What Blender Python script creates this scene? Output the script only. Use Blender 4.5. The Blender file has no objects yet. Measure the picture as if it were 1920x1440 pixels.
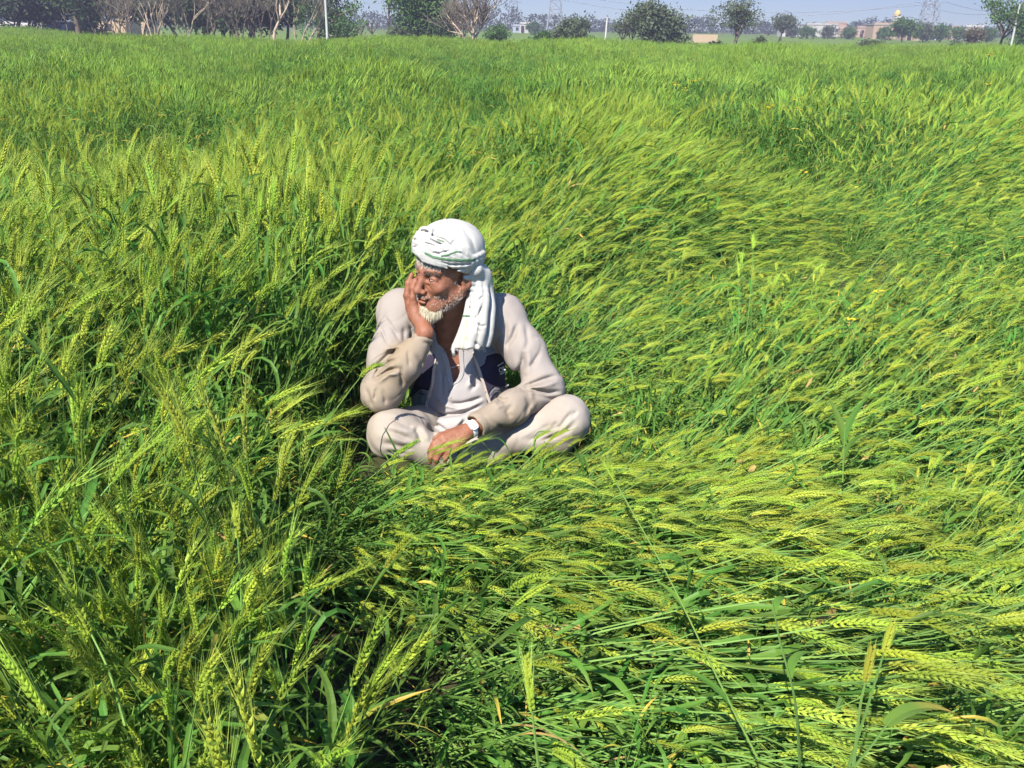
import bpy, bmesh, math, random
import numpy as np
from mathutils import Matrix, Vector

# ------------------------------------------------------------------ camera, world, sun, exposure
scene = bpy.context.scene
COL = scene.collection
W_PX, H_PX, F_PX = 1920.0, 1440.0, 1750.0
CAM_POS = np.array([0.0, 0.0, 1.5])
PITCH, ROLL = math.radians(21.0), math.radians(0.8)

cam_data = bpy.data.cameras.new('camera')
cam_data.sensor_width = 36.0
cam_data.lens = 36.0 * F_PX / W_PX
cam_data.clip_start = 0.02
cam_data.clip_end = 4000.0
cam = bpy.data.objects.new('camera', cam_data)
COL.objects.link(cam)
CAM_M = Matrix.Rotation(math.pi / 2 - PITCH, 4, 'X') @ Matrix.Rotation(ROLL, 4, 'Z')
cam.matrix_world = Matrix.Translation(CAM_POS.tolist()) @ CAM_M
scene.camera = cam
R_CAM = np.array(CAM_M.to_3x3())

SUN_EL, SUN_AZ = math.radians(49.0), math.radians(206.0)      # azimuth clockwise from +Y: behind the camera, to its left
sun_dir = Vector((math.sin(SUN_AZ) * math.cos(SUN_EL), math.cos(SUN_AZ) * math.cos(SUN_EL), math.sin(SUN_EL)))
sun_data = bpy.data.lights.new('sun', 'SUN')
sun_data.energy = 4.3
sun_data.angle = math.radians(0.5)
sun_data.color = (1.0, 0.95, 0.86)
sun = bpy.data.objects.new('sun', sun_data)
COL.objects.link(sun)
sun.rotation_euler = sun_dir.to_track_quat('Z', 'Y').to_euler()
sun.location = sun_dir * 60

world = bpy.data.worlds.new('World')
scene.world = world
world.use_nodes = True
wn, wl = world.node_tree.nodes, world.node_tree.links
wn.clear()
sky = wn.new('ShaderNodeTexSky')
sky.sky_type = 'NISHITA'
sky.sun_disc = False
sky.sun_elevation = SUN_EL
sky.sun_rotation = SUN_AZ
sky.altitude = 3000.0
sky.air_density = 1.0
sky.dust_density = 0.0
sky.ozone_density = 8.0
bg = wn.new('ShaderNodeBackground')
bg.inputs['Strength'].default_value = 0.115
wo = wn.new('ShaderNodeOutputWorld')
wl.new(sky.outputs['Color'], bg.inputs['Color'])
wl.new(bg.outputs['Background'], wo.inputs['Surface'])

scene.view_settings.view_transform = 'Standard'
scene.view_settings.look = 'None'
scene.view_settings.gamma = 1.0
scene.view_settings.use_curve_mapping = False
scene.view_settings.exposure = 1.56

scene.render.engine = 'CYCLES'
cy = scene.cycles
cy.max_bounces = 6
cy.diffuse_bounces = 4
cy.glossy_bounces = 2
cy.transmission_bounces = 5
cy.transparent_max_bounces = 6
cy.volume_bounces = 1
cy.use_adaptive_sampling = True
cy.adaptive_threshold = 0.02
cy.use_denoising = True
cy.caustics_reflective = False
cy.caustics_refractive = False

# ------------------------------------------------------------------ general helpers
def pix(px, py, Y):
    """World point on the plane y = Y seen at photograph pixel (px, py)."""
    d = R_CAM @ np.array([(px - W_PX / 2) / F_PX, -(py - H_PX / 2) / F_PX, -1.0])
    return CAM_POS + d * (Y / d[1])

def to_px(X, Y, Z):
    q0, q1, q2 = X - CAM_POS[0], Y - CAM_POS[1], Z - CAM_POS[2]
    cx = R_CAM[0, 0] * q0 + R_CAM[1, 0] * q1 + R_CAM[2, 0] * q2
    cyy = R_CAM[0, 1] * q0 + R_CAM[1, 1] * q1 + R_CAM[2, 1] * q2
    cz = R_CAM[0, 2] * q0 + R_CAM[1, 2] * q1 + R_CAM[2, 2] * q2
    return W_PX / 2 + F_PX * cx / -cz, H_PX / 2 - F_PX * cyy / -cz

def tag(o, label=None, cat=None, group=None, kind=None):
    if label: o['label'] = label
    if cat: o['category'] = cat
    if group: o['group'] = group
    if kind: o['kind'] = kind
    return o

def link(name, data, parent=None, loc=None):
    o = bpy.data.objects.new(name, data)
    COL.objects.link(o)
    if parent is not None: o.parent = parent
    if loc is not None: o.location = loc
    return o

class MB:
    """Collects numpy pieces (vertices, faces, material index, one scalar per vertex) into one mesh."""
    def __init__(self):
        self.v, self.f3, self.f4, self.m3, self.m4, self.t, self.n = [], [], [], [], [], [], 0
    def add(self, v, f, mat=0, t=None):
        v = np.asarray(v, float).reshape(-1, 3)
        f = np.asarray(f, np.int64)
        self.v.append(v)
        self.t.append(np.zeros(len(v)) if t is None else np.broadcast_to(np.asarray(t, float), (len(v),)))
        if f.shape[1] == 3:
            self.f3.append(f + self.n); self.m3.append(np.full(len(f), mat))
        else:
            self.f4.append(f + self.n); self.m4.append(np.full(len(f), mat))
        self.n += len(v)
    def arrays(self):
        v = np.concatenate(self.v) if self.v else np.zeros((0, 3))
        t = np.concatenate(self.t) if self.t else np.zeros(0)
        f3 = np.concatenate(self.f3) if self.f3 else np.zeros((0, 3), np.int64)
        f4 = np.concatenate(self.f4) if self.f4 else np.zeros((0, 4), np.int64)
        m = np.concatenate([np.concatenate(self.m3) if self.m3 else np.zeros(0, int), np.concatenate(self.m4) if self.m4 else np.zeros(0, int)])
        return v, f3, f4, m, t
    def merge(self, other, M=None):
        """Adds another MB moved by a 4x4 matrix."""
        v, f3, f4, m, t = other.arrays()
        if M is not None: v = v @ M[:3, :3].T + M[:3, 3]
        self.v.append(v); self.t.append(t)
        n3 = len(f3)
        if n3: self.f3.append(f3 + self.n); self.m3.append(m[:n3])
        if len(f4): self.f4.append(f4 + self.n); self.m4.append(m[n3:])
        self.n += len(v)
    def mesh(self, name, mats, smooth=False):
        v, f3, f4, m, t = self.arrays()
        return mesh_np(name, v, f3, f4, mats, m, smooth, t)
    def build(self, name, mats, parent=None, loc=None, smooth=False):
        return link(name, self.mesh(name, mats, smooth), parent, loc)

def mesh_np(name, v, f3, f4, mats, m=None, smooth=False, t=None, tname='along'):
    me = bpy.data.meshes.new(name)
    nl = 3 * len(f3) + 4 * len(f4)
    me.vertices.add(len(v)); me.vertices.foreach_set('co', np.asarray(v, np.float32).ravel())
    me.loops.add(nl)
    me.loops.foreach_set('vertex_index', np.concatenate([f3.ravel(), f4.ravel()]).astype(np.int32))
    npoly = len(f3) + len(f4)
    me.polygons.add(npoly)
    starts = np.concatenate([np.arange(len(f3)) * 3, 3 * len(f3) + np.arange(len(f4)) * 4]).astype(np.int32)
    me.polygons.foreach_set('loop_start', starts)
    if m is not None: me.polygons.foreach_set('material_index', np.asarray(m, np.int32))
    me.polygons.foreach_set('use_smooth', np.full(npoly, smooth))
    if t is not None:
        a = me.attributes.new(tname, 'FLOAT', 'POINT'); a.data.foreach_set('value', np.asarray(t, np.float32))
    me.update(calc_edges=True)
    me.validate()
    for x in (mats if isinstance(mats, (list, tuple)) else [mats]): me.materials.append(x)
    return me

def mat(name, color, rough=0.6, spec=0.3, translucent=0.0, vary=0.0, tip=None, noise=None, bump=None, sss=0.0, hue=0.0, crease=None):
    """Procedural material: base colour, per-object variation, noise mottling, tip colour along the 'along' attribute, fabric or bark bump."""
    m = bpy.data.materials.new(name); m.use_nodes = True
    n, l = m.node_tree.nodes, m.node_tree.links
    n.clear()
    out = n.new('ShaderNodeOutputMaterial')
    p = n.new('ShaderNodeBsdfPrincipled')
    p.inputs['Roughness'].default_value = rough
    p.inputs['Specular IOR Level'].default_value = spec
    rgb = n.new('ShaderNodeRGB'); rgb.outputs[0].default_value = (*color, 1)
    c = rgb.outputs[0]
    if tip is not None:
        at = n.new('ShaderNodeAttribute'); at.attribute_name = 'along'
        mr = n.new('ShaderNodeMapRange'); mr.inputs['From Min'].default_value = tip[1]; mr.inputs['From Max'].default_value = tip[2]
        l.new(at.outputs['Fac'], mr.inputs['Value'])
        mx = n.new('ShaderNodeMix'); mx.data_type = 'RGBA'
        l.new(mr.outputs[0], mx.inputs['Factor']); l.new(c, mx.inputs['A']); mx.inputs['B'].default_value = (*tip[0], 1)
        c = mx.outputs['Result']
    if noise is not None:
        tc = n.new('ShaderNodeTexCoord')
        nz = n.new('ShaderNodeTexNoise'); nz.inputs['Scale'].default_value = noise[1]; nz.inputs['Detail'].default_value = 4
        l.new(tc.outputs['Object'], nz.inputs['Vector'])
        mr = n.new('ShaderNodeMapRange'); mr.inputs['From Min'].default_value = 0.38; mr.inputs['From Max'].default_value = 0.66
        l.new(nz.outputs['Fac'], mr.inputs['Value'])
        mx = n.new('ShaderNodeMix'); mx.data_type = 'RGBA'
        l.new(mr.outputs[0], mx.inputs['Factor']); l.new(c, mx.inputs['A']); mx.inputs['B'].default_value = (*noise[0], 1)
        c = mx.outputs['Result']
    if vary or hue:
        oi = n.new('ShaderNodeObjectInfo')
        hs = n.new('ShaderNodeHueSaturation')
        mr = n.new('ShaderNodeMapRange'); mr.inputs['To Min'].default_value = 1 - vary; mr.inputs['To Max'].default_value = 1 + vary
        l.new(oi.outputs['Random'], mr.inputs['Value']); l.new(mr.outputs[0], hs.inputs['Value'])
        ma = n.new('ShaderNodeMath'); ma.operation = 'MULTIPLY'; ma.inputs[1].default_value = 7.31
        fr = n.new('ShaderNodeMath'); fr.operation = 'FRACT'
        m2 = n.new('ShaderNodeMapRange'); m2.inputs['To Min'].default_value = 0.5 - hue; m2.inputs['To Max'].default_value = 0.5 + hue
        l.new(oi.outputs['Random'], ma.inputs[0]); l.new(ma.outputs[0], fr.inputs[0]); l.new(fr.outputs[0], m2.inputs['Value'])
        l.new(m2.outputs[0], hs.inputs['Hue'])
        l.new(c, hs.inputs['Color']); c = hs.outputs['Color']
    l.new(c, p.inputs['Base Color'])
    if sss:
        p.inputs['Subsurface Weight'].default_value = sss
        p.inputs['Subsurface Radius'].default_value = (1.0, 0.35, 0.2)
        p.inputs['Subsurface Scale'].default_value = 0.006
    if bump is not None:
        tc = n.new('ShaderNodeTexCoord')
        nz = n.new('ShaderNodeTexNoise'); nz.inputs['Scale'].default_value = bump[0]; nz.inputs['Detail'].default_value = 5
        l.new(tc.outputs['Object'], nz.inputs['Vector'])
        bp = n.new('ShaderNodeBump'); bp.inputs['Strength'].default_value = bump[1]; bp.inputs['Distance'].default_value = bump[2]
        l.new(nz.outputs['Fac'], bp.inputs['Height']); l.new(bp.outputs[0], p.inputs['Normal'])
        if crease is not None:      # sharp creases: ridged noise, finer than the modelled folds
            rz = n.new('ShaderNodeTexNoise'); rz.noise_type = 'RIDGED_MULTIFRACTAL'
            rz.inputs['Scale'].default_value = crease[0]; rz.inputs['Detail'].default_value = 2.5; rz.inputs['Distortion'].default_value = 0.8
            l.new(tc.outputs['Object'], rz.inputs['Vector'])
            b2 = n.new('ShaderNodeBump'); b2.inputs['Strength'].default_value = crease[1]; b2.inputs['Distance'].default_value = crease[2]; b2.invert = True
            l.new(rz.outputs['Fac'], b2.inputs['Height']); l.new(bp.outputs[0], b2.inputs['Normal']); l.new(b2.outputs[0], p.inputs['Normal'])
    s = p.outputs[0]
    if translucent:
        tr = n.new('ShaderNodeBsdfTranslucent'); l.new(c, tr.inputs['Color'])
        mx = n.new('ShaderNodeMixShader'); mx.inputs[0].default_value = translucent
        l.new(p.outputs[0], mx.inputs[1]); l.new(tr.outputs[0], mx.inputs[2]); s = mx.outputs[0]
    l.new(s, out.inputs['Surface'])
    return m

def sstep(a, b, x):
    t = np.clip((np.asarray(x, float) - a) / (b - a), 0, 1)
    return t * t * (3 - 2 * t)

def ground_z(y):
    return -0.5 * sstep(8, 75, y)

def box(mb, c, s, mat=0, rz=0.0):
    x, y, z = np.array(s) / 2
    v = np.array([[-x, -y, -z], [x, -y, -z], [x, y, -z], [-x, y, -z], [-x, -y, z], [x, -y, z], [x, y, z], [-x, y, z]])
    ca, sa = math.cos(rz), math.sin(rz)
    v = v @ np.array([[ca, sa, 0], [-sa, ca, 0], [0, 0, 1]]) + np.array(c)
    mb.add(v, [[0, 3, 2, 1], [4, 5, 6, 7], [0, 1, 5, 4], [1, 2, 6, 5], [2, 3, 7, 6], [3, 0, 4, 7]], mat)

def frames(pts):
    pts = np.asarray(pts, float)
    T = np.gradient(pts, axis=0)
    T /= np.linalg.norm(T, axis=1)[:, None] + 1e-12
    ref = np.array([0, 0, 1.0]) if abs(T[:, 2]).mean() < 0.8 else np.array([0, 1.0, 0])
    A = np.cross(T, ref); A /= np.linalg.norm(A, axis=1)[:, None] + 1e-12
    B = np.cross(A, T)
    return T, A, B

def tube(mb, pts, r, sides=4, mat=0, t=None, cap=False):
    pts = np.asarray(pts, float); n = len(pts)
    r = np.broadcast_to(np.asarray(r, float), (n,))
    T, A, B = frames(pts)
    ang = np.arange(sides) * 2 * math.pi / sides
    v = pts[:, None] + r[:, None, None] * (np.cos(ang)[None, :, None] * A[:, None] + np.sin(ang)[None, :, None] * B[:, None])
    i, j = np.meshgrid(np.arange(n - 1), np.arange(sides), indexing='ij')
    j2 = (j + 1) % sides
    f = np.stack([i * sides + j, i * sides + j2, (i + 1) * sides + j2, (i + 1) * sides + j], -1).reshape(-1, 4)
    tt = np.repeat(np.linspace(0, 1, n), sides) if t is None else t
    mb.add(v.reshape(-1, 3), f, mat, tt)
    if cap:
        vv = v[-1]; mb.add(vv, [[0, k, k + 1] for k in range(1, sides - 1)], mat)
        vv = v[0]; mb.add(vv, [[0, k + 1, k] for k in range(1, sides - 1)], mat)
# ------------------------------------------------------------------ ground and distance
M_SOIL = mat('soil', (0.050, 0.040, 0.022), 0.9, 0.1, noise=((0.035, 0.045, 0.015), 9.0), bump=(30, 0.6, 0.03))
M_GRASS = mat('far_crop', (0.105, 0.165, 0.028), 0.9, 0.1, noise=((0.13, 0.185, 0.034), 0.08))
gmb = MB()
ys = np.concatenate([np.linspace(-30, 8, 8), np.linspace(10, 78, 30)]); xs = np.linspace(-140, 140, 40)
X, Y = np.meshgrid(xs, ys, indexing='ij')
nx, ny = X.shape
i, j = np.meshgrid(np.arange(nx - 1), np.arange(ny - 1), indexing='ij')
f = np.stack([i * ny + j, (i + 1) * ny + j, (i + 1) * ny + j + 1, i * ny + j + 1], -1).reshape(-1, 4)
gmb.add(np.stack([X, Y, ground_z(Y)], -1).reshape(-1, 3), f)
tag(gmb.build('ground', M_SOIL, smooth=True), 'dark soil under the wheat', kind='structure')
fmb = MB()
fmb.add([[-900, 74, -0.49], [900, 74, -0.49], [900, 900, -0.5], [-900, 900, -0.5]], [[0, 1, 2, 3]])
tag(fmb.build('far_field', M_GRASS), 'smooth green fields beyond the wheat', kind='structure')

# ------------------------------------------------------------------ trees
M_BARK = mat('bark_grey', (0.16, 0.125, 0.095), 0.9, 0.1, noise=((0.09, 0.07, 0.055), 3.0))
M_PALE = mat('bark_pale', (0.46, 0.36, 0.26), 0.9, 0.1, noise=((0.26, 0.19, 0.13), 2.5))
M_TWIG = mat('twig', (0.155, 0.130, 0.098), 0.9, 0.1)
M_DARKF = mat('foliage_dark', (0.035, 0.062, 0.028), 0.7, 0.2, 0.25, noise=((0.055, 0.085, 0.035), 1.2))
M_GREENF = mat('foliage_green', (0.062, 0.13, 0.035), 0.7, 0.2, 0.3, noise=((0.10, 0.175, 0.05), 1.2))
M_GREYF = mat('foliage_grey', (0.085, 0.11, 0.060), 0.7, 0.2, 0.3, noise=((0.12, 0.145, 0.08), 1.2))
M_BROWNF = mat('foliage_brown', (0.13, 0.105, 0.07), 0.7, 0.2, 0.2, noise=((0.09, 0.085, 0.055), 1.2))
M_LIMEF = mat('foliage_lime', (0.22, 0.26, 0.04), 0.7, 0.2, 0.3, noise=((0.15, 0.20, 0.04), 2.0))

def grow(mb, r, p, d, length, rad, level, maxlevel, tips, spread, kids, up, sides, trunk_mat=0):
    n = 5
    pts, dd = [np.array(p)], d / np.linalg.norm(d)
    for k in range(n):
        dd = dd + r.normal(0, 0.13, 3) + np.array([0, 0, up * 0.12]); dd /= np.linalg.norm(dd)
        pts.append(pts[-1] + dd * length / n)
    pts = np.array(pts)
    tube(mb, pts, np.linspace(rad, rad * 0.55, n + 1), max(3, sides - level), trunk_mat if level < 2 else 1)
    if level >= 1: tips.append((pts[-1], level)); tips.append((pts[3], level))
    if level == maxlevel: return
    nk = kids[min(level, len(kids) - 1)]
    a0 = r.uniform(0, 6.28)
    for q in range(nk):
        s = r.uniform(0.45, 1.0) if q else 1.0
        k = min(int(s * n), n - 1); base = pts[k] + (pts[k + 1] - pts[k]) * (s * n - k)
        a = a0 + q * 6.28 / nk + r.normal(0, 0.4)
        side = np.array([math.cos(a), math.sin(a), 0])
        nd = dd * (1 - spread) + side * spread + np.array([0, 0, up * 0.25])
        grow(mb, r, base, nd, length * r.uniform(0.55, 0.8), rad * 0.55 * (1 if q else 1.15), level + 1, maxlevel, tips, spread, kids, up, sides)

def leaves_mesh(r, centres, count, size, sigma, flat=0.7):
    c = np.repeat(centres, count, 0)
    n = len(c)
    p = c + r.normal(0, 1, (n, 3)) * sigma * np.array([1, 1, flat])
    u = r.normal(0, 1, (n, 3)); u /= np.linalg.norm(u, axis=1)[:, None]
    w = np.cross(u, r.normal(0, 1, (n, 3))); w /= np.linalg.norm(w, axis=1)[:, None]
    s = (size * r.uniform(0.6, 1.4, n))[:, None]
    v = np.stack([p - u * s, p + w * s * 0.45, p + u * s, p - w * s * 0.45], 1).reshape(-1, 3)
    return v, np.arange(4 * n).reshape(-1, 4)

def tree(name, label, px, py, dist, height, seed, bark=None, leafm=None, stems=1, first=0.35, spread=0.45, kids=(4, 3, 3), levels=3, up=0.6, rad=0.12,
         dens=14, size=0.13, sigma=0.28, width=1.0, group=None, cat='tree', ball=None, fine=False, flat=0.7):
    """A tree rooted on the ground at distance 'dist' where photograph column px passes; py is only used for columns near the edge."""
    r = np.random.default_rng(seed)
    p = pix(px, py, dist); z0 = float(ground_z(dist))
    root = link(name, None, loc=(p[0], dist, z0 - 0.05))
    tag(root, label, cat, group)
    wood, tips = MB(), []
    for s in range(stems):
        a = r.uniform(0, 6.28)
        off = np.array([math.cos(a), math.sin(a), 0]) * (0.0 if stems == 1 else 0.35 * r.random())
        d = np.array([r.normal(0, 0.10 + 0.16 * (stems > 1)), r.normal(0, 0.12), 1.0])
        grow(wood, r, off, d, height * first * r.uniform(0.85, 1.1), rad * (1 if stems == 1 else r.uniform(0.6, 1)), 0, levels, tips, spread, kids, up, 7)
    v = np.array([t[0] for t in tips]); lv = np.array([t[1] for t in tips])
    zmax = v[:, 2].max()
    S = np.array([width * height / zmax, width * height / zmax, height / zmax])
    for q in range(len(wood.v)): wood.v[q] = wood.v[q] * S
    v = v * S
    wood.build('trunk', [bark or M_BARK, M_TWIG if leafm is None or fine else (bark or M_BARK)], root, smooth=True)
    if leafm is not None:
        c = v[lv >= max(1, levels - 1)]
        if ball is not None:      # bushy crowns: clumps right through an uneven volume that reaches low
            nb = ball[0]
            q = r.normal(0, 1, (nb, 3)); q /= np.linalg.norm(q, axis=1)[:, None]
            lump = 1 + 0.22 * np.sin(q[:, 0] * 5 + seed) + 0.18 * np.sin(q[:, 1] * 6 + 2 * seed) + 0.15 * np.sin(q[:, 2] * 7)
            rr = (r.random(nb) ** 0.4 * lump)[:, None]
            c = np.concatenate([c, q * rr * np.array([ball[1], ball[1], ball[2]]) + np.array([0, 0, ball[3]])])
            c = c[c[:, 2] > 0.1]
        lvs, lf = leaves_mesh(r, c, dens, size, sigma, flat)
        mb = MB(); mb.add(lvs, lf); cr = mb.build('crown', leafm, root)
    return root

G1 = 'trees along the far edge of the wheat'
# left group, dark evergreens with pale bare trees in front
tree('evergreen_tree', 'dark evergreen tree at the left edge, in front of the whitewashed wall', 25, 40, 96, 8.0, 1, leafm=M_DARKF, first=0.3, dens=16, size=0.2, sigma=0.45, rad=0.16, ball=(190, 2.9, 1.9, 3.4), group=G1)
tree('evergreen_tree', 'dark evergreen tree between the whitewashed wall and the blue grey shed', 75, 40, 98, 8.0, 2, leafm=M_DARKF, first=0.3, dens=16, size=0.2, sigma=0.45, rad=0.14, ball=(190, 2.8, 1.9, 3.5), group=G1)
tree('evergreen_tree', 'dark drooping tree over the blue grey shed', 112, 45, 97, 7.5, 3, leafm=M_DARKF, first=0.3, dens=16, size=0.2, sigma=0.45, rad=0.13, ball=(170, 2.5, 1.7, 3.5), group=G1)
tree('lime_leaf_tree', 'tree with hanging yellow green leaves at the top edge, left', 128, 50, 90, 7.2, 4, leafm=M_LIMEF, first=0.5, dens=10, size=0.22, sigma=0.4, rad=0.12, width=0.6, group=G1)
tree('evergreen_tree', 'tall tree with thick dark straight trunk right of the shed', 146, 52, 88, 8.5, 5, leafm=M_DARKF, first=0.42, dens=14, size=0.2, sigma=0.45, rad=0.24, ball=(150, 2.2, 1.6, 4.2), group=G1)
tree('evergreen_tree', 'dark crowned tree with several thin stems beside the green bush', 188, 52, 86, 7.5, 6, leafm=M_DARKF, first=0.38, stems=3, dens=12, size=0.2, sigma=0.4, rad=0.13, ball=(130, 2.0, 1.4, 3.6), group=G1)
tree('round_bush', 'round mid green bush behind the thick dark trunk', 168, 40, 105, 3.4, 7, leafm=M_GREENF, first=0.3, dens=14, size=0.16, sigma=0.3, ball=(90, 1.7, 1.3, 1.6), group=G1, cat='bush')
tree('bare_tree', 'leafless forked grey tree left of the pale stems', 245, 70, 78, 6.0, 8, first=0.35, stems=2, spread=0.45, kids=(4, 4, 4), levels=4, rad=0.10, group=G1)
tree('bare_tree', 'leafless tree with many pale upright stems', 292, 74, 76, 7.0, 9, bark=M_PALE, first=0.55, stems=6, spread=0.35, kids=(3, 4, 4), levels=3, rad=0.11, group=G1, width=0.85)
tree('bare_tree', 'leafless brownish tree with two pale stems and a side limb', 353, 72, 77, 6.5, 10, bark=M_PALE, first=0.4, stems=3, spread=0.42, kids=(4, 4, 4), levels=4, rad=0.09, group=G1)
tree('bare_tree', 'leafless grey tree with long level limbs before the dark crowns', 392, 70, 79, 6.8, 11, first=0.4, stems=2, spread=0.6, kids=(4, 4, 4), levels=4, rad=0.12, group=G1)
for px_, lab in ((382, 'third'), (432, 'second'), (470, 'first')):
    tree('evergreen_tree', 'dark low branching evergreen, %s left from the pale forked bare tree' % lab, px_, 66, 84 + (px_ % 7), 6.5, px_, leafm=M_DARKF, first=0.28, stems=2, dens=16, size=0.2, sigma=0.45, rad=0.16, ball=(190, 2.5, 1.6, 3.1), group=G1)
tree('bare_tree', 'pale bare tree forking widely left of the white pole', 516, 74, 76, 7.0, 14, bark=M_PALE, first=0.3, spread=0.42, kids=(4, 3, 4), levels=4, rad=0.13, group=G1, up=0.9)
tree('bare_tree', 'thin bare tree with curved pale stem next to the white pole', 563, 72, 77, 6.5, 15, bark=M_PALE, first=0.35, stems=3, spread=0.4, kids=(3, 4, 4), levels=4, rad=0.08, group=G1)
tree('leafy_tree', 'mid green tree directly behind the white pole', 592, 66, 84, 7.0, 16, leafm=M_GREENF, first=0.35, dens=14, size=0.16, sigma=0.4, rad=0.12, ball=(100, 2.0, 2.6, 3.6), group=G1)
tree('round_bush', 'rounded green tree sloping down right of the white pole', 637, 62, 92, 3.4, 17, leafm=M_GREENF, first=0.3, dens=16, size=0.16, sigma=0.35, ball=(120, 2.0, 1.5, 1.6), group=G1)
tree('evergreen_tree', 'dark tree behind the pale forked bare tree', 535, 60, 88, 6.2, 18, leafm=M_DARKF, first=0.35, dens=14, size=0.2, sigma=0.45, rad=0.12, ball=(150, 2.2, 1.5, 3.3), group=G1)
tree('evergreen_tree', 'dark crown behind the forked grey tree and the pale upright stems', 268, 60, 100, 6.5, 61, leafm=M_DARKF, first=0.35, dens=15, size=0.2, sigma=0.45, rad=0.12, ball=(180, 2.6, 1.6, 3.6), group=G1)
tree('evergreen_tree', 'dark crown behind the brownish tree with a side limb', 335, 60, 96, 6.0, 62, leafm=M_DARKF, first=0.35, dens=15, size=0.2, sigma=0.45, rad=0.12, ball=(170, 2.4, 1.6, 3.3), group=G1)
tree('evergreen_tree', 'dark crown at the back between the level limbs and the dark evergreens', 415, 60, 100, 6.0, 63, leafm=M_DARKF, first=0.35, dens=15, size=0.2, sigma=0.45, rad=0.12, ball=(170, 2.4, 1.5, 3.5), group=G1)
tree('bare_tree', 'leafless twiggy grey tree in front of the dark evergreens', 448, 68, 79, 6.2, 64, first=0.3, stems=4, spread=0.45, kids=(4, 4, 4), levels=3, rad=0.07, group=G1)
tree('bare_tree', 'leafless twiggy brown tree left of the pale forked bare tree', 492, 68, 80, 6.0, 65, first=0.3, stems=4, spread=0.45, kids=(4, 4, 4), levels=3, rad=0.06, group=G1)
tree('bare_tree', 'leafless tangle of fine branches over the tan walls', 222, 68, 84, 5.6, 66, first=0.3, stems=4, spread=0.45, kids=(4, 4, 4), levels=3, rad=0.06, group=G1)
for bx, bd_, bw, bl in ((1512, 230, 1.9, 'bright green bush before the long pinkish house'), (1551, 240, 1.7, 'hazy green bush between the long house and the brick house'), (1590, 235, 1.8, 'green bush left of the pink brick house'),
                        (1487, 250, 1.4, 'low hazy bush right of the grey tree behind the acacia'), (1660, 225, 1.9, 'hazy blue green trees right of the thorn bush'), (1800, 215, 1.9, 'dark green trees before the white bright roofed house'), (1850, 210, 1.7, 'hazy bush left behind the tall layered tree'), (1000, 240, 1.6, 'hazy bush beside the small white building')):
    tree('round_bush', bl, bx, 68, bd_, 2.6, bx, leafm=M_GREENF if bx % 2 == 0 else M_GREYF, first=0.3, dens=14, size=0.24, sigma=0.4, ball=(60, bw, 1.1, 1.4), rad=0.06, group='bushes before the village', cat='bush')
# middle
def stub(px, dist, h, seed, label):
    r = np.random.default_rng(seed); p = pix(px, 60, dist)
    root = link('pollarded_tree', None, loc=(p[0], dist, float(ground_z(dist)) - 0.05))
    tag(root, label, 'tree', 'pollarded trees beyond the field')
    mb = MB(); tube(mb, [(0, 0, 0), (0.05, 0, h * 0.3), (0, 0, h * 0.5)], [0.16, 0.13, 0.12], 7); mb.build('trunk', M_BARK, root, smooth=True)
    for q in range(4):
        a = q * 1.57 + r.uniform(0, 1)
        b = np.array([math.cos(a) * h * 0.28, math.sin(a) * h * 0.28, h * r.uniform(0.85, 1.0)])
        l_ = MB(); tube(l_, [(0, 0, h * 0.45), b * np.array([0.6, 0.6, 0.7]), b, b + np.array([0, 0, 0.14])], [0.1, 0.07, 0.08, 0.13], 6, cap=True); l_.build('limb', M_BARK, root, smooth=True)
stub(676, 118, 1.9, 1, 'smaller pollarded tree left of the knobby one')
stub(697, 112, 2.3, 2, 'knobby pollarded tree with cut fist like limbs')
tree('bare_tree', 'thin dark bare tree with a few upright limbs left of the dense tree', 728, 64, 80, 5.2, 21, first=0.42, spread=0.22, kids=(4, 2, 2), levels=2, rad=0.05, up=1.3, group=G1)
tree('scrub_bush', 'dry greenish brush at the foot of the thin dark bare tree', 748, 68, 79, 1.7, 22, leafm=M_GREYF, first=0.4, stems=4, dens=14, size=0.10, sigma=0.25, ball=(60, 1.3, 0.8, 0.6), rad=0.03, group=G1, cat='bush', fine=True)
tree('scrub_bush', 'low dark green mound of brush in front of the dense tree', 722, 72, 77, 0.9, 23, leafm=M_DARKF, first=0.4, stems=3, dens=16, size=0.10, sigma=0.2, ball=(60, 1.5, 0.5, 0.3), rad=0.03, group=G1, cat='bush')
tree('leafy_tree', 'dense broad green tree with pale cut stems at its foot', 792, 74, 80, 5.4, 24, bark=M_PALE, leafm=M_GREENF, first=0.25, stems=3, dens=18, size=0.15, sigma=0.4, rad=0.10, ball=(230, 2.2, 2.4, 2.5), group=G1)
tree('scrub_bush', 'dark shaded thicket under the dense broad tree', 818, 76, 78, 1.9, 25, leafm=M_DARKF, first=0.4, stems=4, dens=16, size=0.12, sigma=0.25, ball=(90, 1.6, 0.9, 0.8), rad=0.04, group=G1, cat='bush')
tree('bare_tree', 'bushy leafless brown tree with pale crooked stems', 885, 80, 76, 5.2, 26, bark=M_PALE, first=0.3, stems=7, spread=0.5, kids=(4, 5, 5), levels=3, rad=0.085, group=G1, width=1.0)
tree('bare_tree', 'leafless greyish tree between the dense tree and the pale crooked stems', 852, 76, 82, 4.6, 27, leafm=M_BROWNF, first=0.3, stems=4, spread=0.5, kids=(4, 5, 4), levels=3, dens=3, size=0.08, sigma=0.25, rad=0.05, group=G1, fine=True)
tree('round_bush', 'round green bush right of the pale crooked stems', 932, 68, 92, 1.9, 28, leafm=M_GREENF, first=0.3, dens=16, size=0.13, sigma=0.25, ball=(80, 1.1, 0.9, 0.9), group=G1, cat='bush')
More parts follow.
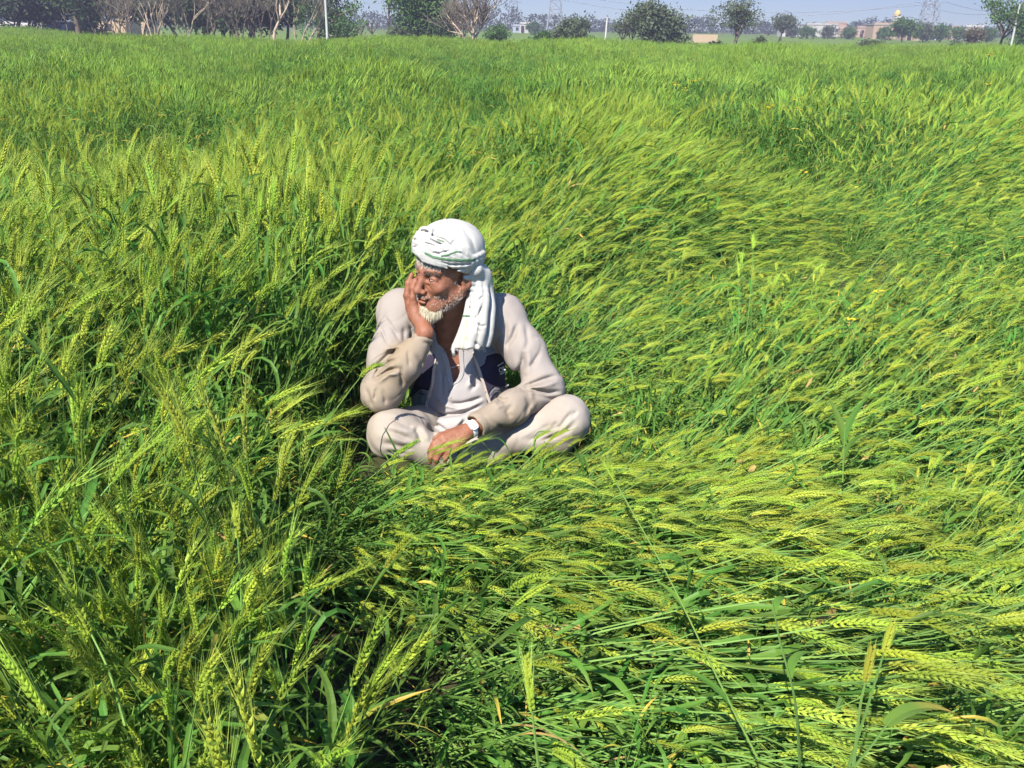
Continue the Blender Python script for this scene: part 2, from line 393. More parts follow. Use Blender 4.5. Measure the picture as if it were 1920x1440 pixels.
# right of centre
tree('round_bush', 'bright green round bush left of the grey brown tree', 1014, 72, 84, 1.5, 31, leafm=M_GREENF, first=0.3, dens=18, size=0.11, sigma=0.2, ball=(90, 0.85, 0.75, 0.75), group=G1, cat='bush')
tree('scrub_tree', 'grey brown rounded tree before the pylon', 1075, 74, 82, 2.7, 32, leafm=M_GREYF, first=0.3, stems=3, dens=14, size=0.12, sigma=0.28, ball=(120, 1.2, 1.2, 1.4), rad=0.06, group=G1)
tree('round_bush', 'small bright sapling left of the leaning grey pole', 1108, 74, 80, 1.2, 33, leafm=M_GREENF, first=0.4, dens=12, size=0.11, sigma=0.2, ball=(30, 0.7, 0.5, 0.7), group=G1, cat='bush')
tree('feathery_tree', 'pale grey green feathery tree right of the leaning grey pole', 1166, 76, 84, 3.4, 34, leafm=M_GREYF, first=0.35, stems=2, dens=9, size=0.10, sigma=0.3, rad=0.07, group=G1, fine=True)
tree('round_bush', 'light green brush at the foot of the feathery tree', 1148, 78, 79, 0.8, 35, leafm=M_LIMEF, first=0.4, dens=12, size=0.09, sigma=0.2, ball=(40, 0.9, 0.35, 0.3), group=G1, cat='bush')
tree('leafy_tree', 'large grey green tree, tallest of the middle of the horizon', 1240, 78, 80, 3.9, 36, leafm=M_GREYF, first=0.3, stems=3, dens=16, size=0.14, sigma=0.35, ball=(260, 1.9, 1.7, 1.9), rad=0.10, group=G1)
tree('scrub_bush', 'dark low bushes along the field edge right of the large tree', 1300, 80, 78, 0.7, 37, leafm=M_DARKF, first=0.4, dens=14, size=0.09, sigma=0.2, ball=(70, 1.6, 0.3, 0.3), group=G1, cat='bush')
tree('umbrella_tree', 'flat topped acacia with dark forked trunk', 1376, 84, 78, 4.3, 38, leafm=M_GREYF, first=0.34, spread=0.5, kids=(4, 3, 3), levels=3, dens=9, size=0.10, sigma=0.27, rad=0.13, group=G1, width=0.8, flat=0.5, ball=(150, 2.25, 1.15, 2.95))
tree('scrub_bush', 'dark bush at the left foot of the flat topped acacia', 1342, 82, 79, 0.95, 39, leafm=M_DARKF, first=0.4, dens=14, size=0.09, sigma=0.2, ball=(50, 0.8, 0.4, 0.4), group=G1, cat='bush')
tree('scrub_bush', 'dark bush at the right foot of the flat topped acacia', 1424, 82, 80, 1.3, 40, leafm=M_GREYF, first=0.4, dens=14, size=0.10, sigma=0.2, ball=(60, 0.7, 0.6, 0.6), group=G1, cat='bush')
tree('feathery_tree', 'hazy grey tree behind the acacia to its right', 1460, 68, 170, 4.2, 41, leafm=M_GREYF, first=0.35, stems=3, dens=8, size=0.2, sigma=0.5, rad=0.10, group=G1, fine=True, width=1.2)
tree('scrub_bush', 'wide greyish thorn bush standing alone before the village', 1635, 86, 84, 1.15, 42, leafm=M_GREYF, first=0.4, stems=5, dens=10, size=0.09, sigma=0.22, ball=(120, 1.5, 0.6, 0.5), rad=0.03, group=G1, cat='bush', fine=True)
tree('leafy_tree', 'spreading dark green tree under the yellow dome', 1692, 72, 180, 3.9, 43, leafm=M_GREENF, first=0.35, dens=14, size=0.26, sigma=0.5, ball=(90, 2.1, 1.2, 2.5), rad=0.15, group=G1)
tree('leafy_tree', 'pale green tree left of the lattice tower at right', 1730, 72, 190, 3.2, 44, leafm=M_GREYF, first=0.35, dens=12, size=0.25, sigma=0.5, ball=(60, 1.4, 1.2, 1.9), rad=0.1, group=G1)
tree('leafy_tree', 'broad hazy green tree right of the lattice tower', 1763, 72, 200, 3.0, 45, leafm=M_GREENF, first=0.3, dens=12, size=0.26, sigma=0.5, ball=(80, 2.0, 1.0, 1.6), rad=0.1, group=G1)
tree('scrub_bush', 'small thin bush left of the tall tree at right', 1790, 88, 92, 1.1, 46, leafm=M_GREYF, first=0.4, stems=3, dens=6, size=0.09, sigma=0.22, ball=(30, 0.7, 0.5, 0.5), rad=0.03, group=G1, cat='bush', fine=True)
tree('leafy_tree', 'purplish bare crowned tree behind the thin bush', 1825, 84, 120, 2.6, 47, leafm=M_BROWNF, first=0.35, stems=3, dens=6, size=0.13, sigma=0.3, ball=(50, 1.3, 0.9, 1.3), rad=0.06, group=G1)
tree('leafy_tree', 'tall layered tree with dark trunk beside the white concrete pole', 1870, 94, 76, 4.6, 48, leafm=M_GREENF, first=0.4, spread=0.6, kids=(5, 4, 3), levels=3, dens=12, size=0.11, sigma=0.26, rad=0.13, group=G1, width=0.95, flat=0.4)
tree('leafy_tree', 'green tree cut by the right edge behind the white concrete pole', 1918, 90, 95, 3.6, 49, leafm=M_GREENF, first=0.35, dens=14, size=0.14, sigma=0.35, ball=(90, 1.3, 1.4, 2.0), rad=0.10, group=G1)
# thick far-off belt of woods on the horizon
def belt(name, label, x0, x1, y, h, count, seed, m):
    r = np.random.default_rng(seed)
    cx = r.uniform(x0, x1, count)
    hh = h * (0.55 + 0.45 * np.sin(cx * 0.043 + seed) ** 2) * r.uniform(0.6, 1.1, count)
    c = np.stack([cx, y + r.normal(0, 8, count), -0.5 + hh * r.random(count)], 1)
    v, f = leaves_mesh(r, c, 14, 0.55, 0.9)
    mb = MB(); mb.add(v, f)
    tag(mb.build(name, m), label, 'trees', kind='stuff')
belt('far_woods', 'hazy belt of far trees on the horizon at right', 10, 330, 430, 7, 1700, 1, M_DARKF)
belt('far_woods', 'hazy belt of far trees on the horizon behind the left group', -330, 10, 400, 10, 1500, 2, M_DARKF)

# ------------------------------------------------------------------ buildings
M_WHITEWASH = mat('whitewash', (0.56, 0.53, 0.50), 0.85, 0.1, noise=((0.42, 0.39, 0.36), 0.8))
M_TAN = mat('mud_plaster', (0.42, 0.31, 0.21), 0.9, 0.1, noise=((0.42, 0.30, 0.20), 0.7))
M_BRICK = mat('brick_pink', (0.45, 0.27, 0.20), 0.9, 0.1, noise=((0.5, 0.36, 0.28), 0.7))
M_BLUEG = mat('shed_sheet', (0.36, 0.41, 0.50), 0.7, 0.2)
M_OPEN = mat('opening_dark', (0.03, 0.028, 0.025), 0.8, 0.1)
M_ROOF = mat('roof_slab', (0.36, 0.33, 0.30), 0.9, 0.1)
M_YELLOW = mat('dome_yellow', (0.60, 0.42, 0.16), 0.6, 0.2)
def house(name, label, px, py, dist, w, d, h, m, windows=2, door=True, roof=True, cat='building', z=None):
    p = pix(px, py, dist); z0 = float(ground_z(dist)) if z is None else z
    root = link(name, None, loc=(p[0], dist, z0)); tag(root, label, cat)
    mb = MB(); box(mb, (0, 0, h / 2), (w, d, h)); mb.build('wall', m, root)
    if roof:
        mb = MB(); box(mb, (0, 0, h + 0.08), (w + 0.3, d + 0.3, 0.16)); mb.build('roof', M_ROOF, root)
        mb = MB(); box(mb, (0, -d / 2 - 0.02, h + 0.35), (w, 0.12, 0.38)); mb.build('parapet', m, root)
    if door:
        mb = MB(); box(mb, (-w * 0.25, -d / 2 - 0.01, 1.0), (0.95, 0.06, 2.0)); mb.build('door', M_OPEN, root)
    for q in range(windows):
        x = (q + 0.5) / windows * w - w / 2 + 0.12 * w
        fr = MB(); box(fr, (x, -d / 2 - 0.02, h * 0.58), (1.0, 0.08, 1.1)); f_ = fr.build('window', m, root)
        pn = MB(); box(pn, (x, -d / 2 - 0.05, h * 0.58), (0.8, 0.05, 0.9)); pn.build('pane', M_OPEN, f_)
    return root
house('white_house', 'low whitewashed house with a dark doorway behind the trees at left', 62, 44, 108, 5.6, 4, 1.6, M_WHITEWASH, 1, False, False)
mbd = MB(); q = pix(60, 44, 105.9); box(mbd, (0, 0, 0.5), (0.42, 0.06, 0.7))
d_ = mbd.build('doorway', M_OPEN, bpy.data.objects['white_house']); d_.location = (0.0, -2.02, 0.35)
house('white_wall', 'whitewashed boundary wall at the left edge', 5, 42, 112, 3.6, 0.4, 1.7, M_WHITEWASH, 0, False, False, 'wall')
house('shed', 'pale blue grey shed under the drooping dark tree', 111, 46, 103, 1.9, 3, 1.75, M_BLUEG, 0, False, False, 'shed')
house('mud_house', 'long tan plastered building behind the bare trees', 208, 50, 130, 6.0, 5, 1.9, M_TAN, 1, False, False)
house('mud_house', 'tan wall with upper storey behind the pale upright stems', 258, 52, 140, 4.2, 5, 3.2, M_TAN, 1, False, False)
house('mud_wall', 'sunlit tan wall right of the large grey green tree', 1322, 66, 150, 3.7, 0.6, 1.15, M_TAN, 0, False, False, 'wall')
house('mud_wall', 'low pale earth wall right of the rounded green tree', 640, 62, 140, 3.6, 0.6, 0.45, M_TAN, 0, False, False, 'wall')
VIL = [(1480, 300, 7, 3.2, M_WHITEWASH, 'far pale house right of the acacia, leftmost of the village'), (1535, 320, 12, 4.4, M_WHITEWASH, 'long pinkish white village house'),
       (1560, 330, 8, 5.2, M_BRICK, 'brick village house with high parapet'), (1618, 310, 7, 3.6, M_BRICK, 'pink brick house left of the thorn bush'),
       (1650, 260, 7, 4.4, M_TAN, 'cream house with raised roof room above the thorn bush'), (1702, 230, 3.6, 2.2, M_TAN, 'small sunlit tan hut under the spreading tree'),
       (1746, 260, 3.2, 3.6, M_WHITEWASH, 'white rounded house at the foot of the right lattice tower'), (1782, 270, 2.6, 3.8, M_BRICK, 'narrow brick house right of the lattice tower'),
       (1815, 240, 5.0, 3.9, M_WHITEWASH, 'white house with bright roof edge left of the tall layered tree'),
       (985, 300, 4.0, 3.2, M_WHITEWASH, 'small white building between the two left lattice towers'), (968, 310, 2.6, 2.4, M_BLUEG, 'low grey building left of the small white one')]
for (a, dd, w, h, m, lab) in VIL:
    house('village_house', lab, a, 66, dd, w * 0.85, 6, h * 0.78, m, 3 if w > 6 else 1, w > 3, True)
p = pix(1680, 45, 290)
root = link('temple', None, loc=(p[0], 290, -0.5)); tag(root, 'pale temple tower with yellow dome above the village', 'temple')
mb = MB(); box(mb, (0, 0, 3.05), (2.2, 2.2, 6.1)); mb.build('tower', M_WHITEWASH, root)
mb = MB(); pr = [(0.8, 6.0), (0.95, 6.4), (0.92, 6.8), (0.75, 7.2), (0.45, 7.5), (0.1, 7.7), (0.04, 8.0)]
tube(mb, [(0, 0, z) for _, z in pr], [r_ for r_, _ in pr], 14, cap=True); mb.build('dome', M_YELLOW, root, smooth=True)

# ------------------------------------------------------------------ poles, towers, wires
M_POLE = mat('concrete_pole', (0.42, 0.41, 0.39), 0.8, 0.1)
M_POLE2 = mat('weathered_pole', (0.45, 0.43, 0.40), 0.8, 0.1)
M_STEEL = mat('galvanised_steel', (0.30, 0.31, 0.33), 0.6, 0.3)
M_IRON = mat('dark_iron', (0.05, 0.05, 0.05), 0.7, 0.2)
def pole(px, dist, h, lean, m, label, rad=0.085):
    p = pix(px, 75, dist)
    root = link('utility_pole', None, loc=(p[0], dist, float(ground_z(dist)))); tag(root, label, 'pole', 'utility poles at the field edge')
    mb = MB(); tube(mb, [(0, 0, 0), (lean * 0.5, 0, h * 0.5), (lean, 0, h)], [rad, rad * 0.9, rad * 0.75], 8, cap=True); mb.build('post', m, root, smooth=True)
    mb = MB(); box(mb, (lean, 0, h - 0.15), (0.5, 0.07, 0.07)); tube(mb, [(lean, 0, h - 0.05), (lean, 0, h + 0.12)], 0.04, 6, cap=True); mb.build('bracket', M_IRON, root)
pole(614, 76, 6.2, 0.0, M_POLE, 'tall white pole standing in front of the green tree at left', 0.10)
pole(1134, 80, 2.75, 0.12, M_POLE2, 'short leaning grey pole at the middle of the field edge')
pole(1897, 75, 4.0, 0.1, M_POLE, 'white concrete pole at the right edge')
def pylon(px, dist, base, label, height=34.0):
    p = pix(px, 60, dist)
    root = link('lattice_tower', None, loc=(p[0], dist, -0.5)); tag(root, label, 'pylon', 'power line towers')
    zs = np.array([0, 4, 7.2, 10, 12.4, 14.6, 16.5, 20, 24, 28, 31, height])
    hw = np.interp(zs, [0, 16.5, height], [base / 2, base / 5.5, base / 14])
    legs, br = MB(), MB()
    cs = [(-1, -1), (1, -1), (1, 1), (-1, 1)]
    for sx, sy in cs: tube(legs, np.stack([hw * sx, hw * sy, zs], 1), 0.17, 4)
    for k in range(len(zs) - 1):
        for q in range(4):
            a, b = cs[q], cs[(q + 1) % 4]
            A0, B0 = np.array([hw[k] * a[0], hw[k] * a[1], zs[k]]), np.array([hw[k] * b[0], hw[k] * b[1], zs[k]])
            A1, B1 = np.array([hw[k + 1] * a[0], hw[k + 1] * a[1], zs[k + 1]]), np.array([hw[k + 1] * b[0], hw[k + 1] * b[1], zs[k + 1]])
            tube(br, [A0, (A0 + B1) / 2, B1], 0.095, 3); tube(br, [B0, (B0 + A1) / 2, A1], 0.095, 3); tube(br, [A1, (A1 + B1) / 2, B1], 0.095, 3)
    legs.build('leg_frame', M_STEEL, root); br.build('bracing', M_STEEL, root)
    for z, w in ((11.8, 4.6), (17.5, 5.0), (23.5, 4.6)):
        arm = MB()
        for s in (-1, 1):
            for yy in (-0.4, 0.4):
                tube(arm, [(0, yy, z), (s * w * 0.5, yy * 0.5, z + 0.15), (s * w, 0, z + 0.3)], 0.07, 3)
                tube(arm, [(0, yy, z + 1.1), (s * w * 0.5, yy * 0.5, z + 0.7), (s * w, 0, z + 0.3)], 0.06, 3)
        arm.build('cross_arm', M_STEEL, root)
    return np.array([p[0], dist, -0.5])
PY = [pylon(962, 470, 6.5, 'faint lattice tower, left of the two behind the round bush'), pylon(1040, 330, 5.4, 'lattice tower behind the grey brown tree'),
      pylon(1738, 320, 6.0, 'lattice tower above the village at right'), pylon(1916, 420, 6.0, 'faint lattice tower at the right edge')]
def wire(a, b, sag, rad, label):
    t = np.linspace(0, 1, 24)[:, None]
    pts = np.array(a) * (1 - t) + np.array(b) * t; pts[:, 2] -= (sag * 4 * t * (1 - t))[:, 0]
    c = pts.mean(0)
    mb = MB(); tube(mb, pts - c, rad, 4); o = mb.build('power_line', M_STEEL, None, c)
    tag(o, label, 'wire', 'overhead power lines')
for sgn, z1, lab in ((4.6, 11.6, 'lower'), (-4.6, 11.4, 'middle')):
    wire(PY[1] + [sgn, 0, z1], PY[2] + [sgn, 0, z1 - 0.8], 4.2 if sgn > 0 else 5.6, 0.075, 'sagging power line, %s of those between the middle and right towers' % lab)
    wire(PY[2] + [sgn, 0, z1 - 0.8], PY[3] + [sgn, 0, z1], 2.2 if sgn > 0 else 3.0, 0.075, 'power line running right from the right tower, %s one' % lab)
    wire(PY[0] + [sgn, 0, 15.0], PY[1] + [sgn, 0, z1], 1.2, 0.06, 'power line joining the two left towers, %s one' % lab)
    wire(PY[1] + [sgn, 0, z1 + (1 if sgn > 0 else 0)], np.array([-190.0, 400.0, 16.0]), 3.5 if sgn > 0 else 5.0, 0.075, 'power line passing left above the pollarded trees, %s one' % lab)

# brown clod at the far edge of the crop
mb = MB(); r_ = np.random.default_rng(9)
for q in range(26):
    a = r_.uniform(0, 6.28); tube(mb, [(r_.normal(0, .25), r_.normal(0, .2), 0), (r_.normal(0, .2), 0, 0.35), (r_.normal(0.12, .1), 0, r_.uniform(0.5, 1.2))], [0.06, 0.04, 0.01], 4)
p = pix(683, 72, 79); o = mb.build('dry_stump', mat('dry_brush', (0.26, 0.13, 0.08), 0.9, 0.1), None, (p[0], 79, float(ground_z(79))))
tag(o, 'reddish brown dry stump heap at the field edge under the pollarded trees', 'stump')

# ------------------------------------------------------------------ haze
hz = bpy.data.materials.new('haze'); hz.use_nodes = True
hz.node_tree.nodes.clear()
ho = hz.node_tree.nodes.new('ShaderNodeOutputMaterial')
pv = hz.node_tree.nodes.new('ShaderNodeVolumePrincipled')
pv.inputs['Color'].default_value = (0.31, 0.27, 0.40, 1); pv.inputs['Density'].default_value = 0.0021
pv.inputs['Anisotropy'].default_value = 0.2
hz.node_tree.links.new(pv.outputs[0], ho.inputs['Volume'])
mb = MB(); box(mb, (0, 440, 17.75), (1900, 990, 38.5))
tag(mb.build('haze', hz), 'thin pale haze over the fields', kind='stuff')
# ------------------------------------------------------------------ wheat: how one stalk is built
M_STEM = mat('wheat_stem', (0.135, 0.245, 0.050), 0.55, 0.2, 0.25, vary=0.25, hue=0.015)
M_LEAF = mat('wheat_leaf', (0.088, 0.218, 0.030), 0.5, 0.25, 0.5, vary=0.3, hue=0.02, tip=((0.16, 0.22, 0.035), 0.6, 1.05), noise=((0.12, 0.225, 0.036), 4.0))
M_DRY = mat('wheat_leaf_yellow', (0.12, 0.22, 0.03), 0.5, 0.3, 0.35, vary=0.25, hue=0.01, tip=((0.50, 0.36, 0.05), 0.35, 0.8))
M_EAR = mat('wheat_ear', (0.235, 0.355, 0.034), 0.55, 0.2, 0.3, vary=0.28, hue=0.02, noise=((0.335, 0.372, 0.042), 6.0))
M_AWN = mat('wheat_awn', (0.33, 0.43, 0.065), 0.5, 0.25, 0.38, vary=0.2, hue=0.015)
M_EAR_FAR = mat('wheat_ear_green', (0.185, 0.290, 0.036), 0.6, 0.2, 0.3, vary=0.3, hue=0.02)
M_STRAW = mat('wheat_straw', (0.40, 0.27, 0.09), 0.6, 0.2, 0.2, vary=0.25)
WHEAT_MATS = [M_STEM, M_LEAF, M_EAR, M_AWN, M_DRY, M_STRAW]
rng = np.random.default_rng(11)

def stalk_path(L, l0, l1, p, n, side, lift=0.0):
    s = np.linspace(0, 1, n)
    a = np.radians(l0 + (l1 - l0) * s ** p - lift * s ** 4)
    d = np.stack([np.sin(a), np.zeros(n), np.cos(a)], 1)
    pts = np.zeros((n, 3)); pts[1:] = np.cumsum((d[1:] + d[:-1]) / 2 * (L / (n - 1)), 0)
    pts[:, 1] += side * s ** 2
    return pts

def leaf(mb, p0, d0, out, length, width, droop, n=7, twist=0.5, mat=1, fold=0.25):
    """A blade that leaves p0 along d0, bends towards 'out' and down, tapers and twists."""
    s = np.linspace(0, 1, n)
    d0 = d0 / np.linalg.norm(d0)
    dirs = d0[None] * (1 - s[:, None]) + out[None] * (0.25 + 0.9 * s[:, None]) + np.array([0, 0, -1.0])[None] * (droop * s[:, None] ** 1.6)
    dirs /= np.linalg.norm(dirs, axis=1)[:, None]
    pts = np.zeros((n, 3)); pts[1:] = np.cumsum(dirs[:-1] * (length / (n - 1)), 0)
    pts += p0
    sd = np.cross(dirs, np.array([0.0, 0, 1])); sd /= np.linalg.norm(sd, axis=1)[:, None] + 1e-9
    up = np.cross(sd, dirs)
    tw = twist * s
    side = sd * np.cos(tw)[:, None] + up * np.sin(tw)[:, None]
    nrm = np.cross(side, dirs)
    w = width * 0.5 * np.clip(np.minimum(0.55 + 1.6 * s, 1.0) * (1 - s ** 3.2), 0.02, 1)
    v = np.stack([pts - side * w[:, None] + nrm * (w * fold)[:, None], pts, pts + side * w[:, None] + nrm * (w * fold)[:, None]], 1).reshape(-1, 3)
    i = np.arange(n - 1)
    f = np.concatenate([np.stack([3 * i, 3 * i + 1, 3 * i + 4, 3 * i + 3], 1), np.stack([3 * i + 1, 3 * i + 2, 3 * i + 5, 3 * i + 4], 1)])
    mb.add(v, f, mat, np.repeat(s, 3))

def ear(mb, p0, d0, droop, length, rows, roll, awn=0.06, far=False, mat_ear=2, mat_awn=3, r=None):
    """Ear of two ranks of pointed spikelets with awns, bending by 'droop' radians towards +X / down."""
    r = r or rng
    n = 12
    s = np.linspace(0, 1, n)
    d0 = d0 / np.linalg.norm(d0)
    ax = np.cross(np.array([0, 0, 1.0]), d0)
    ax = np.array([0, 1.0, 0]) if np.linalg.norm(ax) < 0.05 else ax / np.linalg.norm(ax)
    c, sn = np.cos(droop * s)[:, None], np.sin(droop * s)[:, None]
    D = d0[None] * c + np.cross(ax, d0)[None] * sn
    P = np.zeros((n, 3)); P[1:] = np.cumsum((D[1:] + D[:-1]) / 2 * (length / (n - 1)), 0); P += p0
    if far:
        k = np.linspace(0, 1, 5)
        pp = np.stack([np.interp(k, s, P[:, q]) for q in range(3)], 1)
        tube(mb, pp, np.array([0.003, 0.0072, 0.0068, 0.0058, 0.001]), 4, mat_ear)
        na = 5
        kk = r.uniform(0.2, 1, na)
        b = np.stack([np.interp(kk, s, P[:, q]) for q in range(3)], 1)
        t = np.stack([np.interp(kk, s, D[:, q]) for q in range(3)], 1) + r.normal(0, 0.17, (na, 3))
        sd = np.cross(t, r.normal(0, 1, (na, 3))); sd /= np.linalg.norm(sd, axis=1)[:, None]
        v = np.stack([b - sd * 0.0011, b + sd * 0.0011, b + t * awn], 1).reshape(-1, 3)
        mb.add(v, np.arange(3 * na).reshape(-1, 3), mat_awn)
        return P, D
    B = np.cross(D, ax[None]); A = np.repeat(ax[None], n, 0)
    lat = A * math.cos(roll) + B * math.sin(roll)
    nor = -A * math.sin(roll) + B * math.cos(roll)
    tot = rows + rows // 2
    i = np.arange(tot)
    main = i < rows
    ss = np.where(main, (i + 0.2) / rows, ((i - rows) * 2 + 1.0) / rows)
    ss = np.clip(ss * 0.95, 0, 0.97)
    def at(Q): return np.stack([np.interp(ss, s, Q[:, q]) for q in range(3)], 1)
    b, t, la, no = at(P), at(D), at(lat), at(nor)
    sg = np.where(i % 2 == 0, 1.0, -1.0)[:, None]
    o = np.where(main[:, None], la * sg, no * np.where((i // 2) % 2 == 0, 1.0, -1.0)[:, None])
    prof = 0.62 + 0.38 * np.sin(np.clip(ss * 1.15, 0, 1) * math.pi) ** 0.7
    spread = np.radians(26 + r.normal(0, 3, tot))[:, None]
    d = t * np.cos(spread) + o * np.sin(spread)
    d /= np.linalg.norm(d, axis=1)[:, None]
    u = np.cross(d, np.where(main[:, None], no, la)); u /= np.linalg.norm(u, axis=1)[:, None]
    w = np.cross(u, d)
    Ls = (0.0128 * prof * r.uniform(0.92, 1.1, tot))[:, None]
    wd = (0.0024 * prof)[:, None]; th = (0.0026 * prof)[:, None]
    base = b + o * 0.0016
    v = np.zeros((tot, 9, 3))
    for q in range(4):
        a = q * math.pi / 2 + math.pi / 4
        off = u * wd * math.cos(a) * 1.41 + w * th * math.sin(a) * 1.41
        v[:, q] = base + off * 0.5
        v[:, 4 + q] = base + d * Ls * 0.42 + off
    v[:, 8] = base + d * Ls
    o9 = np.arange(tot)[:, None, None] * 9
    f4 = (np.array([[q, (q + 1) % 4, 4 + (q + 1) % 4, 4 + q] for q in range(4)])[None] + o9).reshape(-1, 4)
    f3 = (np.array([[4 + q, 4 + (q + 1) % 4, 8] for q in range(4)])[None] + o9).reshape(-1, 3)
    n0 = mb.n
    mb.add(v.reshape(-1, 3), f4, mat_ear, np.repeat(ss, 9))
    mb.f3.append(f3 + n0); mb.m3.append(np.full(len(f3), mat_ear))
    # awns
    da = d * 0.55 + t * 0.9 + r.normal(0, 0.06, (tot, 3)); da /= np.linalg.norm(da, axis=1)[:, None]
    tip = base + d * Ls
    sd = np.cross(da, r.normal(0, 1, (tot, 3))); sd /= np.linalg.norm(sd, axis=1)[:, None]
    la_ = (awn * r.uniform(0.7, 1.15, tot))[:, None]
    va = np.stack([tip - d * 0.002 - sd * 0.0005, tip - d * 0.002 + sd * 0.0005, tip + da * la_], 1).reshape(-1, 3)
    mb.add(va, np.arange(3 * tot).reshape(-1, 3), mat_awn)
    return P, D

def make_stalk(lean, detail='near', r=None, with_ear=True, leafy=False):
    """One stalk leaning by about 'lean' degrees to +X. Returns its parts: stem, ear, leaves."""
    r = r or rng
    far = detail == 'far'
    L = r.uniform(0.45, 0.66) if leafy else r.uniform(0.66, 0.84)
    lean = lean + r.normal(0, 5)
    lod = np.clip(lean / 80, 0, 1)
    flat = sstep(0.55, 0.95, lod)
    l0 = lean * (0.55 + 0.25 * lod) + r.normal(0, 3) - r.uniform(0, 22) * flat
    l1 = lean * (1.35 - 0.28 * lod) + r.normal(0, 5) + 4 + 5 * flat
    pts = stalk_path(L, l0, l1, 0.8 - 0.45 * flat, 5 if far else 10, r.normal(0, 0.05 + 0.04 * flat), r.uniform(5, 38) * flat)
    stem = MB(); tube(stem, pts, np.linspace(0.0021, 0.0013, len(pts)) * (1.25 if far else 1), 3, 0)
    e = MB()
    dr = np.radians(r.uniform(5, 26) + 12 * lod + 16 * flat)
    if with_ear:
        ear(e, pts[-1], pts[-1] - pts[-2], dr, r.uniform(0.095, 0.132), int(r.integers(21, 28)), r.uniform(0, math.pi), r.uniform(0.05, 0.08), far, r=r)
    leaves = []
    for s in (([0.3, 0.55, 0.8, 0.95] if leafy else [0.35, 0.72]) if far else [0.25, 0.4, 0.55, 0.7, 0.85, 0.97] if leafy else [0.35, 0.7] if lod > 0.6 else [0.2, 0.42, 0.62, 0.84]):
        s = s + r.normal(0, 0.04)
        k = min(int(s * (len(pts) - 1)), len(pts) - 2); fr = s * (len(pts) - 1) - k
        p = pts[k] * (1 - fr) + pts[k + 1] * fr
        d = pts[k + 1] - pts[k]
        a = r.uniform(0, 2 * math.pi)
        out = np.array([math.cos(a), math.sin(a), 0.15 * r.normal()])
        lf = MB()
        m = 1 if r.random() > 0.06 else (4 if r.random() > 0.10 else 5)
        wd = r.uniform(0.011, 0.019) if leafy else r.uniform(0.009, 0.0145)
        leaf(lf, p, d, out, r.uniform(0.14, 0.27) * (1.15 if leafy else 1), wd, r.uniform(0.2, 1.5), 4 if far else 8, r.normal(0, 0.9), m)
        leaves.append(lf)
    return stem, e, leaves

def rot_z(a, t=(0, 0, 0), s=1.0):
    M = np.eye(4); c, n = math.cos(a), math.sin(a)
    M[:3, :3] = np.array([[c, -n, 0], [n, c, 0], [0, 0, 1]]) * s
    M[:3, 3] = t
    return M

def clump(lean, count, spread, detail, bare=0.0, leafy=False):
    mb = MB()
    for _ in range(count):
        st, e, lv = make_stalk(lean, detail, with_ear=rng.random() > bare, leafy=leafy)
        M = rot_z(rng.normal(0, np.interp(lean, [6, 30, 80], [1.0, 0.5, 0.26])), (rng.uniform(-spread, spread), rng.uniform(-spread, spread), 0), rng.uniform(0.88, 1.1))
        mb.merge(st, M); mb.merge(e, M)
        for q in lv: mb.merge(q, M)
    return mb

LEANS = [6, 18, 32, 48, 64, 80]
NEAR_VAR, FAR_VAR = 7, 5
LEAFY = len(LEANS)          # one more class after the leaning ones: tufts of leaves without ears
protos_near = bpy.data.collections.new('wheat_clumps_near')
protos_far = bpy.data.collections.new('wheat_clumps_far')
k = 0
for li, ln in enumerate(LEANS + [16]):
    for q in range(NEAR_VAR):
        me = clump(ln, 7, 0.065, 'near', 1.0 if li == LEAFY else 0.1 if ln < 60 else 0.03, li == LEAFY).mesh('wheat_clump', WHEAT_MATS, False)
        protos_near.objects.link(bpy.data.objects.new('clump_%03d' % k, me)); k += 1
k = 0
for li, ln in enumerate(LEANS + [16]):
    for q in range(FAR_VAR):
        me = clump(ln, 22, 0.19, 'far', 1.0 if li == LEAFY else 0.1, li == LEAFY).mesh('wheat_patch', [M_STEM, M_LEAF, M_EAR_FAR, M_EAR_FAR, M_LEAF, M_LEAF], False)
        protos_far.objects.link(bpy.data.objects.new('patch_%03d' % k, me)); k += 1

# ------------------------------------------------------------------ how the crop leans over the field
MAN_C, MAN_R = np.array([-0.13, 3.0]), np.array([0.41, 0.36])
def wave(x, y, seed, sc):
    r = np.random.default_rng(seed); o = 0
    for _ in range(5):
        a, ph = r.uniform(0, 2 * math.pi), r.uniform(0, 6.28)
        f = sc * r.uniform(0.6, 1.6)
        o = o + np.sin((x * math.cos(a) + y * math.sin(a)) * f + ph)
    return o / 2.4
def lodging(x, y):
    xb = np.interp(y, [0.6, 1.2, 2.2, 2.7, 3.2, 4.2, 5.5, 8, 12], [-0.10, -0.22, -0.50, -0.55, 0.05, 0.15, 0.45, 1.6, 4.0])
    wdt = np.interp(y, [0.6, 2.5, 5, 10], [0.35, 0.5, 1.0, 3.0])
    right = sstep(-0.5, 0.7, (x - xb) / wdt)
    amp = np.interp(y, [0, 5, 7, 10, 18], [1.15, 1.15, 0.78, 0.26, 0.12])
    low = np.interp(y, [0.5, 1.5, 3, 5, 8, 14], [0.10, 0.12, 0.20, 0.20, 0.11, 0.07])
    v = low + (amp - low) * right + np.interp(y, [0, 5, 9], [0.08, 0.12, 0.11]) * wave(x, y, 3, 1.7 / (0.6 + 0.09 * y)) + 0.06 * wave(x, y, 4, 5.0 / (0.6 + 0.08 * y))
    return np.clip(v, 0.04, 1.0)
